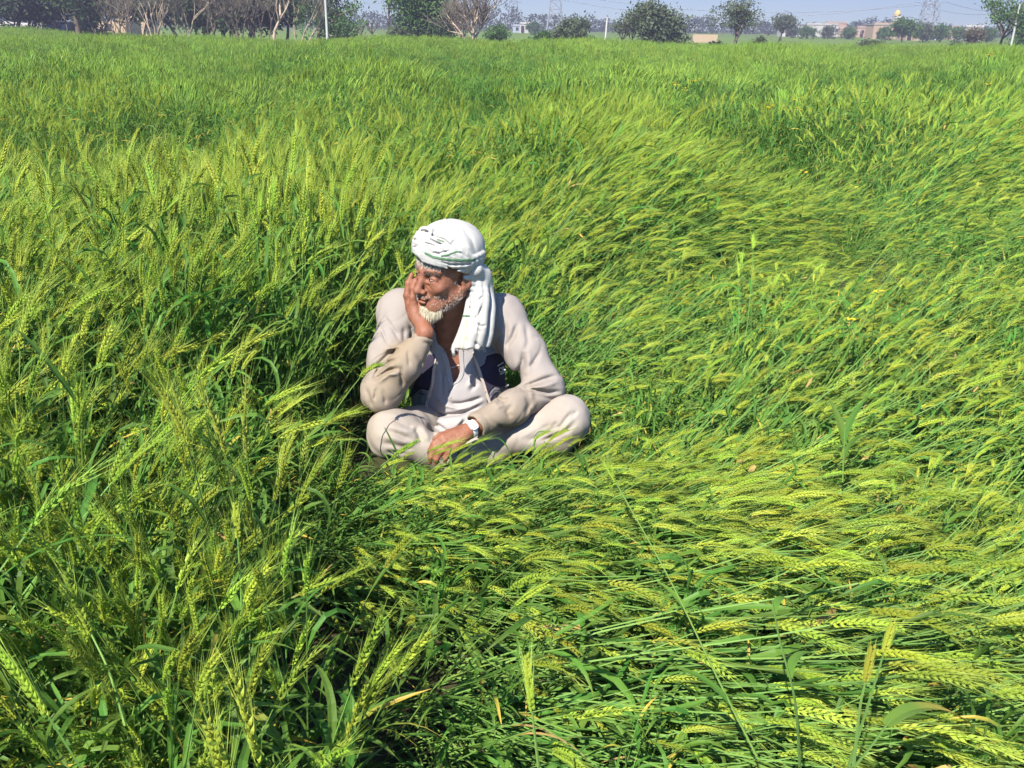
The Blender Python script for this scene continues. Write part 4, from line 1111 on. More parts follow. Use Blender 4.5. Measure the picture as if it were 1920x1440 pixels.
def polydist(pts, X, Y, Z):
    best, tt = None, None
    n = len(pts) - 1
    for k in range(n):
        a, b = pts[k], pts[k + 1]; ab = b - a
        h = np.clip(((X - a[0]) * ab[0] + (Y - a[1]) * ab[1] + (Z - a[2]) * ab[2]) / (ab @ ab + 1e-12), 0, 1)
        d = np.sqrt((X - a[0] - h * ab[0]) ** 2 + (Y - a[1] - h * ab[1]) ** 2 + (Z - a[2] - h * ab[2]) ** 2)
        t = (k + h) / n
        if best is None: best, tt = d, t
        else: tt = np.where(d < best, t, tt); best = np.minimum(best, d)
    return best, tt
def polydist2(pts, A, B):
    best, tt = None, None
    n = len(pts) - 1
    for k in range(n):
        a, b = pts[k], pts[k + 1]; ab = b - a
        h = np.clip(((A - a[0]) * ab[0] + (B - a[1]) * ab[1]) / (ab @ ab + 1e-12), 0, 1)
        d = np.sqrt((A - a[0] - h * ab[0]) ** 2 + (B - a[1] - h * ab[1]) ** 2)
        t = (k + h) / n
        if best is None: best, tt = d, t
        else: tt = np.where(d < best, t, tt); best = np.minimum(best, d)
    return best, tt
def polygon2(pts, A, B):
    """Signed distance (pixels) to a polygon in the picture; negative inside."""
    pts = np.asarray(pts, float); n = len(pts)
    d, _ = polydist2(np.concatenate([pts, pts[:1]]), A, B)
    inside = np.zeros(np.broadcast(A, B).shape, bool)
    j = n - 1
    for i in range(n):
        xi, yi = pts[i]; xj, yj = pts[j]
        c = ((yi > B) != (yj > B)) & (A < (xj - xi) * (B - yi) / (yj - yi + 1e-12) + xi)
        inside ^= c; j = i
    return np.where(inside, -d, d)

class cap_:      # tapered capsule
    def __init__(s, a, b, ra, rb=None):
        s.a, s.b, s.ra, s.rb = np.array(a, float), np.array(b, float), ra, ra if rb is None else rb
        m = max(s.ra, s.rb); s.lo, s.hi = np.minimum(s.a, s.b) - m, np.maximum(s.a, s.b) + m
    def __call__(s, X, Y, Z):
        ab = s.b - s.a
        h = np.clip(((X - s.a[0]) * ab[0] + (Y - s.a[1]) * ab[1] + (Z - s.a[2]) * ab[2]) / (ab @ ab + 1e-12), 0, 1)
        d = np.sqrt((X - s.a[0] - h * ab[0]) ** 2 + (Y - s.a[1] - h * ab[1]) ** 2 + (Z - s.a[2] - h * ab[2]) ** 2)
        return d - (s.ra + (s.rb - s.ra) * h)
class ell_:      # ellipsoid; R rows are its own axes
    def __init__(s, c, r, R=None):
        s.c, s.r, s.R = np.array(c, float), np.array(r, float), np.eye(3) if R is None else np.array(R)
        e = np.sqrt(((s.R * s.r[:, None]) ** 2).sum(0)); s.lo, s.hi = s.c - e, s.c + e
    def __call__(s, X, Y, Z):
        x, y, z = X - s.c[0], Y - s.c[1], Z - s.c[2]
        q = [s.R[k, 0] * x + s.R[k, 1] * y + s.R[k, 2] * z for k in range(3)]
        k0 = np.sqrt((q[0] / s.r[0]) ** 2 + (q[1] / s.r[1]) ** 2 + (q[2] / s.r[2]) ** 2)
        k1 = np.sqrt((q[0] / s.r[0] ** 2) ** 2 + (q[1] / s.r[1] ** 2) ** 2 + (q[2] / s.r[2] ** 2) ** 2)
        return k0 * (k0 - 1.0) / (k1 + 1e-9)
def chain(f, pts, radii, k=0.012, kin=0.01):
    """Adds a bent, tapering limb (one smooth piece) to a field."""
    for a, b, ra, rb in zip(pts[:-1], pts[1:], radii[:-1], radii[1:]): f.add(cap_(a, b, ra, rb), k)

def surface(f):
    """Naive surface nets on the rectilinear grid of a Field."""
    d = f.d; ins = d < 0
    nx, ny, nz = d.shape
    c = np.zeros((nx - 1, ny - 1, nz - 1), np.uint8)
    for a in (0, 1):
        for b in (0, 1):
            for e in (0, 1): c += ins[a:nx - 1 + a, b:ny - 1 + b, e:nz - 1 + e]
    I, J, K = np.nonzero((c > 0) & (c < 8))
    vid = np.full(c.shape, -1, np.int32); vid[I, J, K] = np.arange(len(I))
    acc, cnt = np.zeros((len(I), 3)), np.zeros(len(I))
    for ax in range(3):
        for u in (0, 1):
            for w in (0, 1):
                o0 = [0, 0, 0]; oth = [q for q in range(3) if q != ax]
                o0[oth[0]], o0[oth[1]] = u, w
                o1 = list(o0); o1[ax] = 1
                a = d[I + o0[0], J + o0[1], K + o0[2]].astype(float); b = d[I + o1[0], J + o1[1], K + o1[2]].astype(float)
                m = (a < 0) != (b < 0)
                t = np.where(m, a / np.where(m, a - b, 1), 0)
                p = np.stack([f.xs[I + o0[0]], f.ys[J + o0[1]], f.zs[K + o0[2]]], 1)
                q = np.stack([f.xs[I + o1[0]], f.ys[J + o1[1]], f.zs[K + o1[2]]], 1)
                acc[m] += (p + (q - p) * t[:, None])[m]; cnt += m
    V = acc / np.maximum(cnt, 1)[:, None]
    quads = []
    for ax in range(3):
        s0 = [slice(None)] * 3; s1 = [slice(None)] * 3
        s0[ax], s1[ax] = slice(0, -1), slice(1, None)
        A, B = ins[tuple(s0)], ins[tuple(s1)]
        i, j, k = np.nonzero(A != B)
        idx = [i, j, k]; oth = [q for q in range(3) if q != ax]
        ok = (idx[oth[0]] > 0) & (idx[oth[1]] > 0) & (idx[oth[0]] < d.shape[oth[0]] - 1) & (idx[oth[1]] < d.shape[oth[1]] - 1)
        i, j, k = i[ok], j[ok], k[ok]; idx = [i, j, k]
        flip = A[i, j, k]
        def g(u, w):
            q = [x.copy() for x in idx]; q[oth[0]] -= u; q[oth[1]] -= w
            return vid[q[0], q[1], q[2]]
        qd = np.stack([g(1, 1), g(0, 1), g(0, 0), g(1, 0)], 1)
        if ax == 1: flip = ~flip
        qd = np.where(flip[:, None], qd, qd[:, ::-1])
        quads.append(qd)
    F = np.concatenate(quads)
    return V, F[(F >= 0).all(1)]

def wob(X, Y, Z, seed, sc, n=6):
    r = np.random.default_rng(seed); o = 0
    for _ in range(n):
        k = r.normal(0, 1, 3); k *= sc * r.uniform(0.6, 1.5) / np.linalg.norm(k)
        o = o + np.sin(X * k[0] + Y * k[1] + Z * k[2] + r.uniform(0, 6.28))
    return o / n ** 0.5

# materials of the man
M_SKIN = mat('skin', (0.235, 0.098, 0.056), 0.52, 0.3, noise=((0.19, 0.074, 0.043), 45.0), bump=(260, 0.6, 0.003), sss=0.12, crease=(55.0, 0.35, 0.0035))
M_COAT = mat('jacket_cloth', (0.255, 0.222, 0.198), 0.9, 0.1, tip=((0.235, 0.182, 0.125), 0.0, 1.0), noise=None, bump=(420, 0.5, 0.003), crease=(11.0, 0.4, 0.016))
M_GREYC = mat('jacket_grey', (0.16, 0.16, 0.172), 0.9, 0.1, bump=(420, 0.4, 0.003))
M_NAVY = mat('jacket_navy', (0.030, 0.026, 0.045), 0.85, 0.15, bump=(420, 0.4, 0.003))
M_KURTA = mat('white_cotton', (0.305, 0.282, 0.275), 0.9, 0.1, bump=(500, 0.3, 0.002), crease=(12.0, 0.35, 0.012))
M_TROUS = mat('trouser_cotton', (0.32, 0.28, 0.245), 0.9, 0.1, noise=((0.272, 0.23, 0.19), 6.0), bump=(400, 0.3, 0.002), crease=(10.0, 0.4, 0.016))
M_TURB = mat('turban_cotton', (0.385, 0.368, 0.338), 0.9, 0.1, bump=(450, 0.4, 0.003), crease=(22.0, 0.3, 0.008))
M_STRIPE = mat('green_stripe', (0.085, 0.16, 0.085), 0.9, 0.1)
M_TANLINE = mat('tan_line', (0.55, 0.36, 0.25), 0.9, 0.1)
M_BEARD = mat('beard_hair', (0.56, 0.50, 0.36), 0.6, 0.3, 0.15)
M_GREYH = mat('grey_hair', (0.44, 0.39, 0.33), 0.6, 0.3, 0.1)
M_BROW = mat('brow_hair', (0.10, 0.07, 0.055), 0.7, 0.2)
M_EYE = mat('eye_white_shaded', (0.13, 0.10, 0.085), 0.25, 0.5)  # whites darkened: shade of the eye sockets put into the colour
M_IRIS = mat('iris', (0.02, 0.012, 0.008), 0.15, 0.5)
M_LIP = mat('lip_skin', (0.36, 0.13, 0.10), 0.45, 0.4)
M_METAL = mat('watch_metal', (0.72, 0.72, 0.74), 0.3, 0.5)
M_DIAL = mat('watch_dial', (0.80, 0.82, 0.84), 0.25, 0.5)
M_PRINT = mat('logo_print', (0.5, 0.5, 0.51), 0.8, 0.1)
M_ZIP = mat('zip_tape', (0.38, 0.32, 0.27), 0.8, 0.15)
M_GOLD = mat('zip_pull', (0.55, 0.40, 0.18), 0.4, 0.5)

# head frame: l = the man's left, f = forwards, u = up
YAW, HROLL, HPIT = math.radians(47), math.radians(5), math.radians(-3)
F0 = np.array([-math.sin(YAW), -math.cos(YAW), 0.0]); U0 = np.array([0, 0, 1.0]); L0 = np.cross(U0, F0)
hf = F0 * math.cos(HPIT) + U0 * math.sin(HPIT); hu0 = np.cross(hf, L0)
hl = L0 * math.cos(HROLL) - hu0 * math.sin(HROLL); hu = np.cross(hf, hl)
HS = 1.05
HC = pix(837, 508, 2.97)
HR = np.stack([hl, hf, hu])            # rows: own axes
def H(l, f, u): return HC + HS * (l * hl + f * hf + u * hu)
def hell(l, f, u, rl, rf, ru, R=None): return ell_(H(l, f, u), np.array([rl, rf, ru]) * HS, HR if R is None else R)
def hcap(a, b, ra, rb=None): return cap_(H(*a), H(*b), ra * HS, (ra if rb is None else rb) * HS)

BASE = pix(880, 850, 3.1); BASE[2] = 0.05
def emit(name, f, m, parent, smooth=True, attr=None):
    V, F = surface(f)
    t = attr(V) if attr is not None else None
    me = mesh_np(name, V - BASE, np.zeros((0, 3), int), F, m, None, smooth, t)
    return link(name, me, parent)

# ---- joints
R_SH, R_EL, R_WR = pix(745, 583, 3.08), pix(716, 738, 2.86), pix(797, 624, 2.875)
L_SH, L_EL, L_WR = pix(945, 592, 3.10), pix(1022, 724, 2.95), pix(884, 804, 2.72)
R_HIP, R_KN, R_AN = pix(825, 800, 3.14), pix(737, 815, 2.80), pix(872, 862, 2.80)
L_HIP, L_KN, L_AN = pix(920, 800, 3.15), pix(1058, 789, 2.90), pix(842, 864, 2.82)
CHEST, BELLY, NECK = pix(852, 668, 3.12), pix(858, 745, 3.10), pix(846, 605, 3.06)
PELV = pix(872, 800, 3.14)
tilt = lambda c, r: ell_(c, r)

# ---- body: one continuous skin
fx = [(-0.36, -0.07, 0.0022)]; fy = [(2.60, 3.08, 0.0024)]; fz = [(0.12, 0.24, 0.0026), (0.56, 0.84, 0.0022)]
B = Field(axis(-0.55, 0.42, fx, 0.008), axis(2.52, 3.42, fy, 0.008), axis(-0.02, 1.0, fz, 0.0075))
B.add(tilt(CHEST, (0.145, 0.095, 0.17)), 0.05); B.add(tilt(BELLY, (0.135, 0.10, 0.13)), 0.06); B.add(tilt(PELV, (0.16, 0.12, 0.09)), 0.06)
chain(B, [NECK + [0.0, 0.05, -0.05], R_SH], [0.05, 0.05], 0.05); chain(B, [NECK + [0, 0.05, -0.05], L_SH], [0.05, 0.05], 0.05)
chain(B, [R_SH, R_EL, R_WR], [0.046, 0.036, 0.0245], 0.03); chain(B, [L_SH, L_EL, L_WR], [0.046, 0.036, 0.025], 0.03)
chain(B, [R_HIP, R_KN], [0.072, 0.048], 0.04); chain(B, [R_KN, R_AN], [0.045, 0.03], 0.03)
chain(B, [L_HIP, L_KN], [0.072, 0.048], 0.04); chain(B, [L_KN, L_AN], [0.045, 0.03], 0.03)
for an, toe in ((R_AN, R_AN + [0.07, 0.05, -0.03]), (L_AN, L_AN + [-0.07, 0.05, -0.03])): chain(B, [an, toe], [0.032, 0.022], 0.02)
# neck
B.add(cap_(NECK + [0.0, 0.03, -0.03], H(0, -0.03, -0.055), 0.064, 0.055), 0.03)
B.add(cap_(NECK + [-0.02, -0.03, -0.05], H(0.012, 0.015, -0.075), 0.022, 0.022), 0.03)
# skull and face
B.add(hell(0, -0.018, 0.045, 0.076, 0.098, 0.085), 0.03)
B.add(hell(0, 0.030, -0.025, 0.061, 0.062, 0.086), 0.03)
B.add(hell(0, 0.064, -0.094, 0.030, 0.030, 0.026), 0.03)
for s in (-1, 1):
    B.add(hcap((s * 0.058, -0.012, -0.055), (s * 0.022, 0.062, -0.098), 0.017, 0.018), 0.03)
    B.add(hcap((s * 0.046, 0.068, 0.024), (s * 0.014, 0.088, 0.021), 0.0085, 0.0095), 0.016)
    B.add(hell(s * 0.042, 0.066, -0.028, 0.022, 0.018, 0.018), 0.022)
    B.cut(hell(s * 0.032, 0.098, 0.001, 0.020, 0.022, 0.0125), 0.014)
    B.add(hell(s * 0.0325, 0.0735, 0.000, 0.0165, 0.0150, 0.0150), 0.003)          # lids over the eyeball
    B.add(hcap((s * 0.020, 0.088, -0.012), (s * 0.044, 0.078, -0.012), 0.0045), 0.010)  # lower lid bag
    B.groove([H(s * 0.019, 0.090, -0.002), H(s * 0.033, 0.0905, -0.0015), H(s * 0.046, 0.081, -0.003)], 0.0035, 0.0032)
B.add(hcap((0, 0.088, 0.012), (0, 0.111, -0.034), 0.0085, 0.0115), 0.014)
B.add(hell(0, 0.1135, -0.040, 0.0135, 0.0125, 0.0110), 0.008)
for s in (-1, 1):
    B.add(hell(s * 0.0145, 0.101, -0.043, 0.0085, 0.0105, 0.0085), 0.006)
    B.cut(hell(s * 0.008, 0.106, -0.0525, 0.0045, 0.006, 0.004), 0.003)
B.add(hell(0, 0.090, -0.060, 0.026, 0.014, 0.010), 0.012)                           # upper lip base
B.add(hell(0, 0.0985, -0.0665, 0.021, 0.0075, 0.0048), 0.004)
B.add(hell(0, 0.0980, -0.0770, 0.019, 0.0085, 0.0060), 0.005)
B.groove([H(-0.025, 0.088, -0.0715), H(0, 0.106, -0.0710), H(0.025, 0.088, -0.0715)], 0.0036, 0.0026)
for s in (-1, 1):
    B.groove([H(s * 0.018, 0.100, -0.038), H(s * 0.027, 0.092, -0.055), H(s * 0.033, 0.084, -0.074)], 0.0042, 0.0042)
    B.groove([H(s * 0.016, 0.094, -0.014), H(s * 0.027, 0.088, -0.026), H(s * 0.045, 0.080, -0.034)], 0.0018, 0.0034)
    for q, dz in enumerate((0.003, -0.006, -0.014)):
        B.groove([H(s * 0.048, 0.078, -0.002 + dz * 0.4), H(s * 0.062, 0.055, dz), H(s * 0.066, 0.035, dz * 1.5)], 0.0016, 0.0026)
    B.groove([H(s * 0.006, 0.097, 0.018), H(s * 0.007, 0.096, 0.036)], 0.0022, 0.003)
for dz in (0.040, 0.050): B.groove([H(-0.045, 0.074, dz), H(0, 0.094, dz - 0.003), H(0.045, 0.074, dz)], 0.0016, 0.0028)
# ears
for s in (-1, 1):
    el = hl * math.cos(0.35) - hf * math.sin(0.35) * -s
    ef = np.cross(hu, el)
    ER = np.stack([el, ef, hu])
    B.add(ell_(H(s * 0.079, -0.016, -0.012), np.array([0.0075, 0.0185, 0.033]) * HS, ER), 0.006)
    B.add(ell_(H(s * 0.077, -0.006, -0.038), np.array([0.006, 0.009, 0.011]) * HS, ER), 0.006)
    B.cut(ell_(H(s * 0.0865, -0.013, -0.010), np.array([0.006, 0.010, 0.020]) * HS, ER), 0.004)
# raised right hand on the cheek: wrist, palm, four fingers along the cheek, thumb under the jaw
def finger(f, pts, r): chain(f, [np.array(p) for p in pts], r, 0.006)
B.add(cap_(R_WR, pix(791, 606, 2.905), 0.0245, 0.025), 0.02)
B.add(ell_(pix(779, 590, 2.93), (0.020, 0.030, 0.034)), 0.02)
B.add(cap_(pix(789, 604, 2.91), pix(770, 577, 2.94), 0.020, 0.018), 0.015)
for q, (a, b, c, t, y0, y1, r0) in enumerate([((778, 579), (774, 558), (775, 540), (777, 526), 2.922, 2.948, 0.0100),
                                              ((768, 575), (764, 553), (766, 531), (772, 515), 2.940, 2.966, 0.0102),
                                              ((766, 574), (762, 554), (765, 533), (771, 518), 2.960, 2.984, 0.0098),
                                              ((768, 578), (764, 560), (767, 543), (772, 531), 2.978, 2.998, 0.0088)]):
    finger(B, [pix(*a, y0), pix(*b, y0 + 0.004), pix(*c, (y0 + y1) / 2), pix(*t, y1)], [r0 * 1.15, r0 * 1.02, r0 * 0.95, r0 * 0.75])
B.add(cap_(pix(777, 590, 2.925), pix(773, 572, 2.93), 0.019, 0.014), 0.012)
finger(B, [pix(788, 608, 2.90), pix(797, 605, 2.915), pix(808, 602, 2.93), pix(818, 598, 2.945)], [0.013, 0.0115, 0.0105, 0.008])
# left hand hanging between the legs: back of the hand, knuckles, fingers
KN = [pix(830, 820, 2.665), pix(835, 828, 2.655), pix(844, 834, 2.650), pix(855, 838, 2.648)]
for kn in KN: B.add(cap_(L_WR + (kn - L_WR) * 0.18, kn, 0.019, 0.0115), 0.014)
for q, kn in enumerate(KN):
    ln = (0.034, 0.040, 0.037, 0.028)[q]
    d1 = np.array([-0.72, -0.25, -0.5]); d2 = np.array([-0.45, -0.05, -0.85]); d3 = np.array([-0.15, 0.25, -0.9])
    p1 = kn + d1 / np.linalg.norm(d1) * ln; p2 = p1 + d2 / np.linalg.norm(d2) * ln * 0.75; p3 = p2 + d3 / np.linalg.norm(d3) * ln * 0.6
    finger(B, [kn, p1, p2, p3], [0.0112, 0.0095, 0.0085, 0.0066])
    B.groove([L_WR + (kn - L_WR) * 0.35 + [0, -0.012, 0.014], kn + [0, -0.004, 0.011]], -0.0018, 0.0035)     # tendons
finger(B, [L_WR + [-0.02, 0.01, 0.0], pix(842, 812, 2.70), pix(826, 817, 2.685), pix(815, 823, 2.68)], [0.014, 0.012, 0.0105, 0.008])
X, Y, Z = B.all()
bv, bf = surface(B)
me = mesh_np('person', bv - BASE, np.zeros((0, 3), int), bf, M_SKIN, None, True)
man = link('person', me, None, BASE)
tag(man, 'elderly bearded man sitting cross legged in the wheat, cheek on hand, white turban', 'person')

# eyes and lips
def ball(mb, c, r, R=None, n=12, m=0):
    u, v = np.meshgrid(np.linspace(0, 2 * math.pi, 2 * n, endpoint=False), np.linspace(0, math.pi, n), indexing='ij')
    p = np.stack([np.sin(v) * np.cos(u), np.sin(v) * np.sin(u), np.cos(v)], -1).reshape(-1, 3) * np.array(r)
    if R is not None: p = p @ R
    i, j = np.meshgrid(np.arange(2 * n), np.arange(n - 1), indexing='ij'); i2 = (i + 1) % (2 * n)
    mb.add(p + np.array(c), np.stack([i * n + j, i * n + j + 1, i2 * n + j + 1, i2 * n + j], -1).reshape(-1, 4), m)
for s in (-1, 1):
    e = MB(); ball(e, H(s * 0.0325, 0.0752, -0.0008) - BASE, np.array([0.0125, 0.0150, 0.0030]) * HS, HR)
    eo = e.build('eye', M_EYE, man, smooth=True)
    g = -0.15
    e = MB(); ball(e, H(s * 0.0325 - 0.002, 0.0868, -0.0008) - BASE, np.array([0.0066, 0.0044, 0.0032]) * HS, HR); e.build('iris', M_IRIS, eo, smooth=True)

def normals(V, F):
    n = np.cross(V[F[:, 2]] - V[F[:, 0]], V[F[:, 3]] - V[F[:, 1]])
    N = np.zeros_like(V)
    for q in range(4): np.add.at(N, F[:, q], n)
    return N / (np.linalg.norm(N, axis=1)[:, None] + 1e-12)
bn = normals(bv, bf)
hq = (bv - HC) @ HR.T / HS               # body vertices in head coordinates (l, f, u)
hr = np.random.default_rng(77)
def strands(name, m, mask, count, length, down, outw, width, jit=0.3, parent=None, curl=0.0):
    """Tapered hair blades rooted on the skin where 'mask' holds; 'down' is the combing direction in head axes."""
    ids = np.nonzero(mask)[0]
    if len(ids) == 0: return None
    pick = hr.choice(ids, count)
    p, n = bv[pick] + hr.normal(0, 0.0008, (count, 3)), bn[pick]
    dv = np.array(down)
    dw = dv[:, 0:1] * hl + dv[:, 1:2] * hf + dv[:, 2:3] * hu if dv.ndim == 2 else np.broadcast_to(dv[0] * hl + dv[1] * hf + dv[2] * hu, (count, 3))
    d = n * outw + dw + hr.normal(0, jit, (count, 3)); d /= np.linalg.norm(d, axis=1)[:, None]
    ln = (length * hr.uniform(0.55, 1.15, count))[:, None]
    d2 = d * 0.6 + dw * 0.6 + hr.normal(0, jit * 0.6, (count, 3)); d2 /= np.linalg.norm(d2, axis=1)[:, None]
    p0, p1 = p - n * 0.0012, p + d * ln * 0.5
    p2 = p1 + d2 * ln * 0.5
    s = np.cross(d, np.array([0.3, -1.0, 0.2])); s /= np.linalg.norm(s, axis=1)[:, None]
    w = width / 2
    v = np.stack([p0 - s * w, p0 + s * w, p1 - s * w * 0.9, p1 + s * w * 0.9, p2], 1)
    o = np.arange(count)[:, None] * 5
    mb = MB(); mb.add(v.reshape(-1, 3) - BASE, np.array([[0, 1, 3, 2]]) + o)
    mb.f3.append(np.array([[2, 3, 4]]) + o); mb.m3.append(np.zeros(count, int))
    return mb.build(name, m, parent or man)
l_, f_, u_ = hq.T
near_head = (np.abs(l_) < 0.1) & (np.abs(f_) < 0.14) & (np.abs(u_) < 0.2)
chin = near_head & (f_ > 0.045) & (u_ < -0.086) & (u_ > -0.135) & (np.abs(l_) < 0.045)
under = near_head & (f_ > 0.075) & (u_ < -0.083) & (u_ > -0.105) & (np.abs(l_) < 0.036)
cheek = near_head & (u_ < -0.050 + 0.25 * (0.06 - f_).clip(0, 0.03)) & (u_ > -0.115) & (f_ > -0.004) & (f_ < 0.088) & (np.abs(l_) > 0.026) & (np.abs(l_) < 0.082)
side = near_head & (u_ < -0.005) & (u_ > -0.07) & (f_ > -0.002) & (f_ < 0.020) & (np.abs(l_) > 0.05) & (np.abs(l_) < 0.073)
mous = near_head & (f_ > 0.085) & (u_ < -0.053) & (u_ > -0.066) & (np.abs(l_) < 0.032)
BD = Field(axis(-0.32, -0.1, [], 0.003), axis(2.82, 3.02, [], 0.003), axis(0.55, 0.76, [], 0.003))
BD.add(hell(0, 0.068, -0.102, 0.032, 0.028, 0.023), 0.01); BD.add(hell(0.004, 0.078, -0.112, 0.023, 0.020, 0.019), 0.012)
BD.add(hcap((0.030, 0.058, -0.098), (0.052, 0.010, -0.066), 0.012, 0.007), 0.015); BD.add(hcap((-0.030, 0.058, -0.098), (-0.052, 0.010, -0.066), 0.012, 0.007), 0.015)
BD.cut(hell(0, 0.110, -0.070, 0.030, 0.03, 0.0185), 0.008)
BD.d += (0.0016 * wob(*BD.all(), 55, 150)).astype(np.float32)
M_BROOT = mat('beard_roots', (0.24, 0.18, 0.12), 0.8, 0.1, noise=((0.40, 0.33, 0.22), 220.0))
bd = emit('beard', BD, M_BROOT, man)
dv, df = surface(BD); dn = normals(dv, df); dq = (dv - HC) @ HR.T / HS
def beard_strands(name, m, mask, count, length, down, outw, width, jit):
    global bv, bn
    k0, k1 = bv, bn
    bv, bn = dv, dn
    o = strands(name, m, mask, count, length, down, outw, width, jit, bd)
    bv, bn = k0, k1
    return o
front_b = (dq[:, 1] > 0.052) & (dq[:, 2] < -0.082)
M_TANH = mat('beard_tan', (0.40, 0.31, 0.19), 0.6, 0.2); M_DARKH = mat('beard_shadow', (0.20, 0.155, 0.105), 0.6, 0.2)
beard_strands('chin_hair', M_BEARD, front_b, 2000, 0.030, (0, 0.10, -0.95), 0.30, 0.0014, 0.15)
beard_strands('chin_hair', M_TANH, front_b, 800, 0.028, (0, 0.10, -0.95), 0.30, 0.0013, 0.17)
beard_strands('chin_hair', M_DARKH, front_b, 260, 0.024, (0, 0.10, -0.95), 0.28, 0.0013, 0.2)
beard_strands('jaw_hair', M_GREYH, (dq[:, 1] <= 0.060) & (dq[:, 0] > 0), 420, 0.014, (0, 0.3, -0.7), 0.35, 0.0011, 0.2)
strands('stubble', M_GREYH, cheek & ~chin, 420, 0.008, (0, 0.25, -0.7), 0.3, 0.0009, 0.25, bd)
strands('sideburn', M_GREYH, side, 50, 0.010, (0, 0.1, -0.9), 0.3, 0.0009, 0.3, bd)
strands('moustache', M_GREYH, mous & (l_ > -0.010) & (u_ > -0.061), 70, 0.005, (0, 0.2, -0.8), 0.35, 0.0009, 0.25, bd)
for s in (-1, 1):
    bm_ = near_head & (f_ > 0.055) & (u_ > 0.015) & (u_ < 0.027) & (s * l_ > 0.010) & (s * l_ < 0.050)
    strands('eyebrow', M_BROW, bm_, 160, 0.011, (s * 0.8, -0.1, 0.1), 0.25, 0.0011, 0.25)
fr = near_head & (f_ > 0.03) & (u_ > 0.044) & (u_ < 0.066) & (l_ < 0.050) & (l_ > -0.075)
strands('forelock', M_GREYH, fr, 330, 0.026, (0.0, 0.2, -0.7), 0.5, 0.0019, 0.2)
strands('forelock', M_DARKH, fr, 150, 0.024, (0.0, 0.2, -0.7), 0.45, 0.0017, 0.22)

# ---- trousers
T = Field(axis(-0.62, 0.50, [], 0.0042), axis(2.52, 3.40, [], 0.0045), axis(-0.04, 0.52, [], 0.0040))
chain(T, [R_HIP, R_KN], [0.095, 0.078], 0.05); chain(T, [R_KN, R_AN], [0.075, 0.040], 0.04)
chain(T, [L_HIP, L_KN], [0.095, 0.079], 0.05); chain(T, [L_KN, L_AN], [0.075, 0.040], 0.05)
T.add(cap_(pix(800, 850, 2.82), pix(915, 845, 2.84), 0.05, 0.05), 0.04)
T.add(ell_(PELV + [0, 0, -0.01], (0.19, 0.15, 0.10)), 0.06)
T.add(cap_(L_KN + [0.0, -0.03, -0.075], pix(965, 824, 2.82), 0.022, 0.016), 0.05)     # hem fold under the left knee
X, Y, Z = T.all()
T.d += (0.0014 * np.exp(-(wob(X, Y, Z, 7, 26) / 0.16) ** 2) + 0.0022 * wob(X, Y, Z, 5, 42) + 0.0012 * wob(X, Y, Z, 6, 95)).astype(np.float32)
for ln, dp, wd in [([(733, 783), (760, 797), (777, 804)], 0.010, 0.007), ([(724, 792), (750, 806), (776, 813)], -0.006, 0.008), ([(718, 806), (745, 814), (776, 827)], 0.009, 0.007),
                   ([(714, 817), (745, 824), (780, 835)], -0.006, 0.008), ([(714, 829), (745, 836), (778, 842)], 0.009, 0.007), ([(720, 846), (745, 849), (765, 850)], 0.009, 0.006),
                   ([(776, 800), (785, 815), (790, 832)], 0.010, 0.007), ([(789, 795), (800, 815), (806, 830)], -0.007, 0.008), ([(800, 796), (812, 812), (820, 828)], 0.008, 0.007),
                   ([(1077, 768), (1062, 785), (1051, 801), (1038, 802)], 0.011, 0.006), ([(1046, 790), (1037, 799), (1038, 808)], 0.008, 0.005), ([(1082, 770), (1070, 784)], 0.007, 0.005),
                   ([(1085, 785), (1062, 808), (1038, 819), (1000, 828)], 0.010, 0.007), ([(1070, 795), (1040, 812), (1000, 824)], -0.006, 0.008), ([(1034, 806), (1010, 818), (985, 828)], 0.010, 0.007),
                   ([(1035, 794), (1005, 810), (975, 827)], 0.008, 0.006), ([(1025, 800), (1000, 812), (978, 824)], -0.006, 0.007)]:
    T.fold_px(ln, dp * 0.7, wd * 1.15, 3.0)
emit('trousers', T, M_TROUS, man)

# ---- long shirt
K = Field(axis(-0.46, 0.30, [], 0.0042), axis(2.72, 3.32, [], 0.0042), axis(0.02, 0.76, [], 0.0040))
K.add(ell_(CHEST, (0.162, 0.110, 0.185)), 0.05); K.add(ell_(BELLY, (0.152, 0.118, 0.14)), 0.06); K.add(ell_(PELV + [0, 0, 0.01], (0.18, 0.14, 0.105)), 0.06)
chain(K, [NECK + [0.0, 0.05, -0.05], R_SH], [0.062, 0.062], 0.05); chain(K, [NECK + [0, 0.05, -0.05], L_SH], [0.062, 0.062], 0.05)
K.add(cap_(NECK + [0, 0.04, -0.02], NECK + [0, 0.02, 0.005], 0.074, 0.070), 0.02)
K.add(ell_(pix(865, 800, 2.98), (0.105, 0.10, 0.035)), 0.05)                         # shirt tail over the lap
K.add(cap_(pix(835, 800, 2.90), pix(885, 790, 2.92), 0.035, 0.035), 0.04)
class prism:            # everything seen inside a traced outline, between two distances
    def __init__(s, pts, y0, y1, grow=0.0):
        s.pts, s.y0, s.y1, s.g = pts, y0, y1, grow
        P3 = np.array([pix(a, b, y) for a, b in pts for y in (y0, y1)]); s.lo, s.hi = P3.min(0), P3.max(0)
    def __call__(s, X, Y, Z):
        A, B = to_px(X, Y, Z)
        d = polygon2(s.pts, A, B) / (1750.0 / (Y * 0.9336 + (1.5 - Z) * 0.358)) - s.g
        return np.maximum(np.maximum(d, Y - s.y1), s.y0 - Y)
VNECK = [(806, 560), (812, 612), (822, 634), (834, 655), (842, 675), (847, 700), (850, 717), (858, 708), (862, 694), (859, 672), (859, 655), (864, 630), (874, 595), (885, 560)]
K.cut(prism(VNECK, 2.6, 3.16), 0.004)
K.d += (0.0015 * wob(*K.all(), 15, 40)).astype(np.float32)
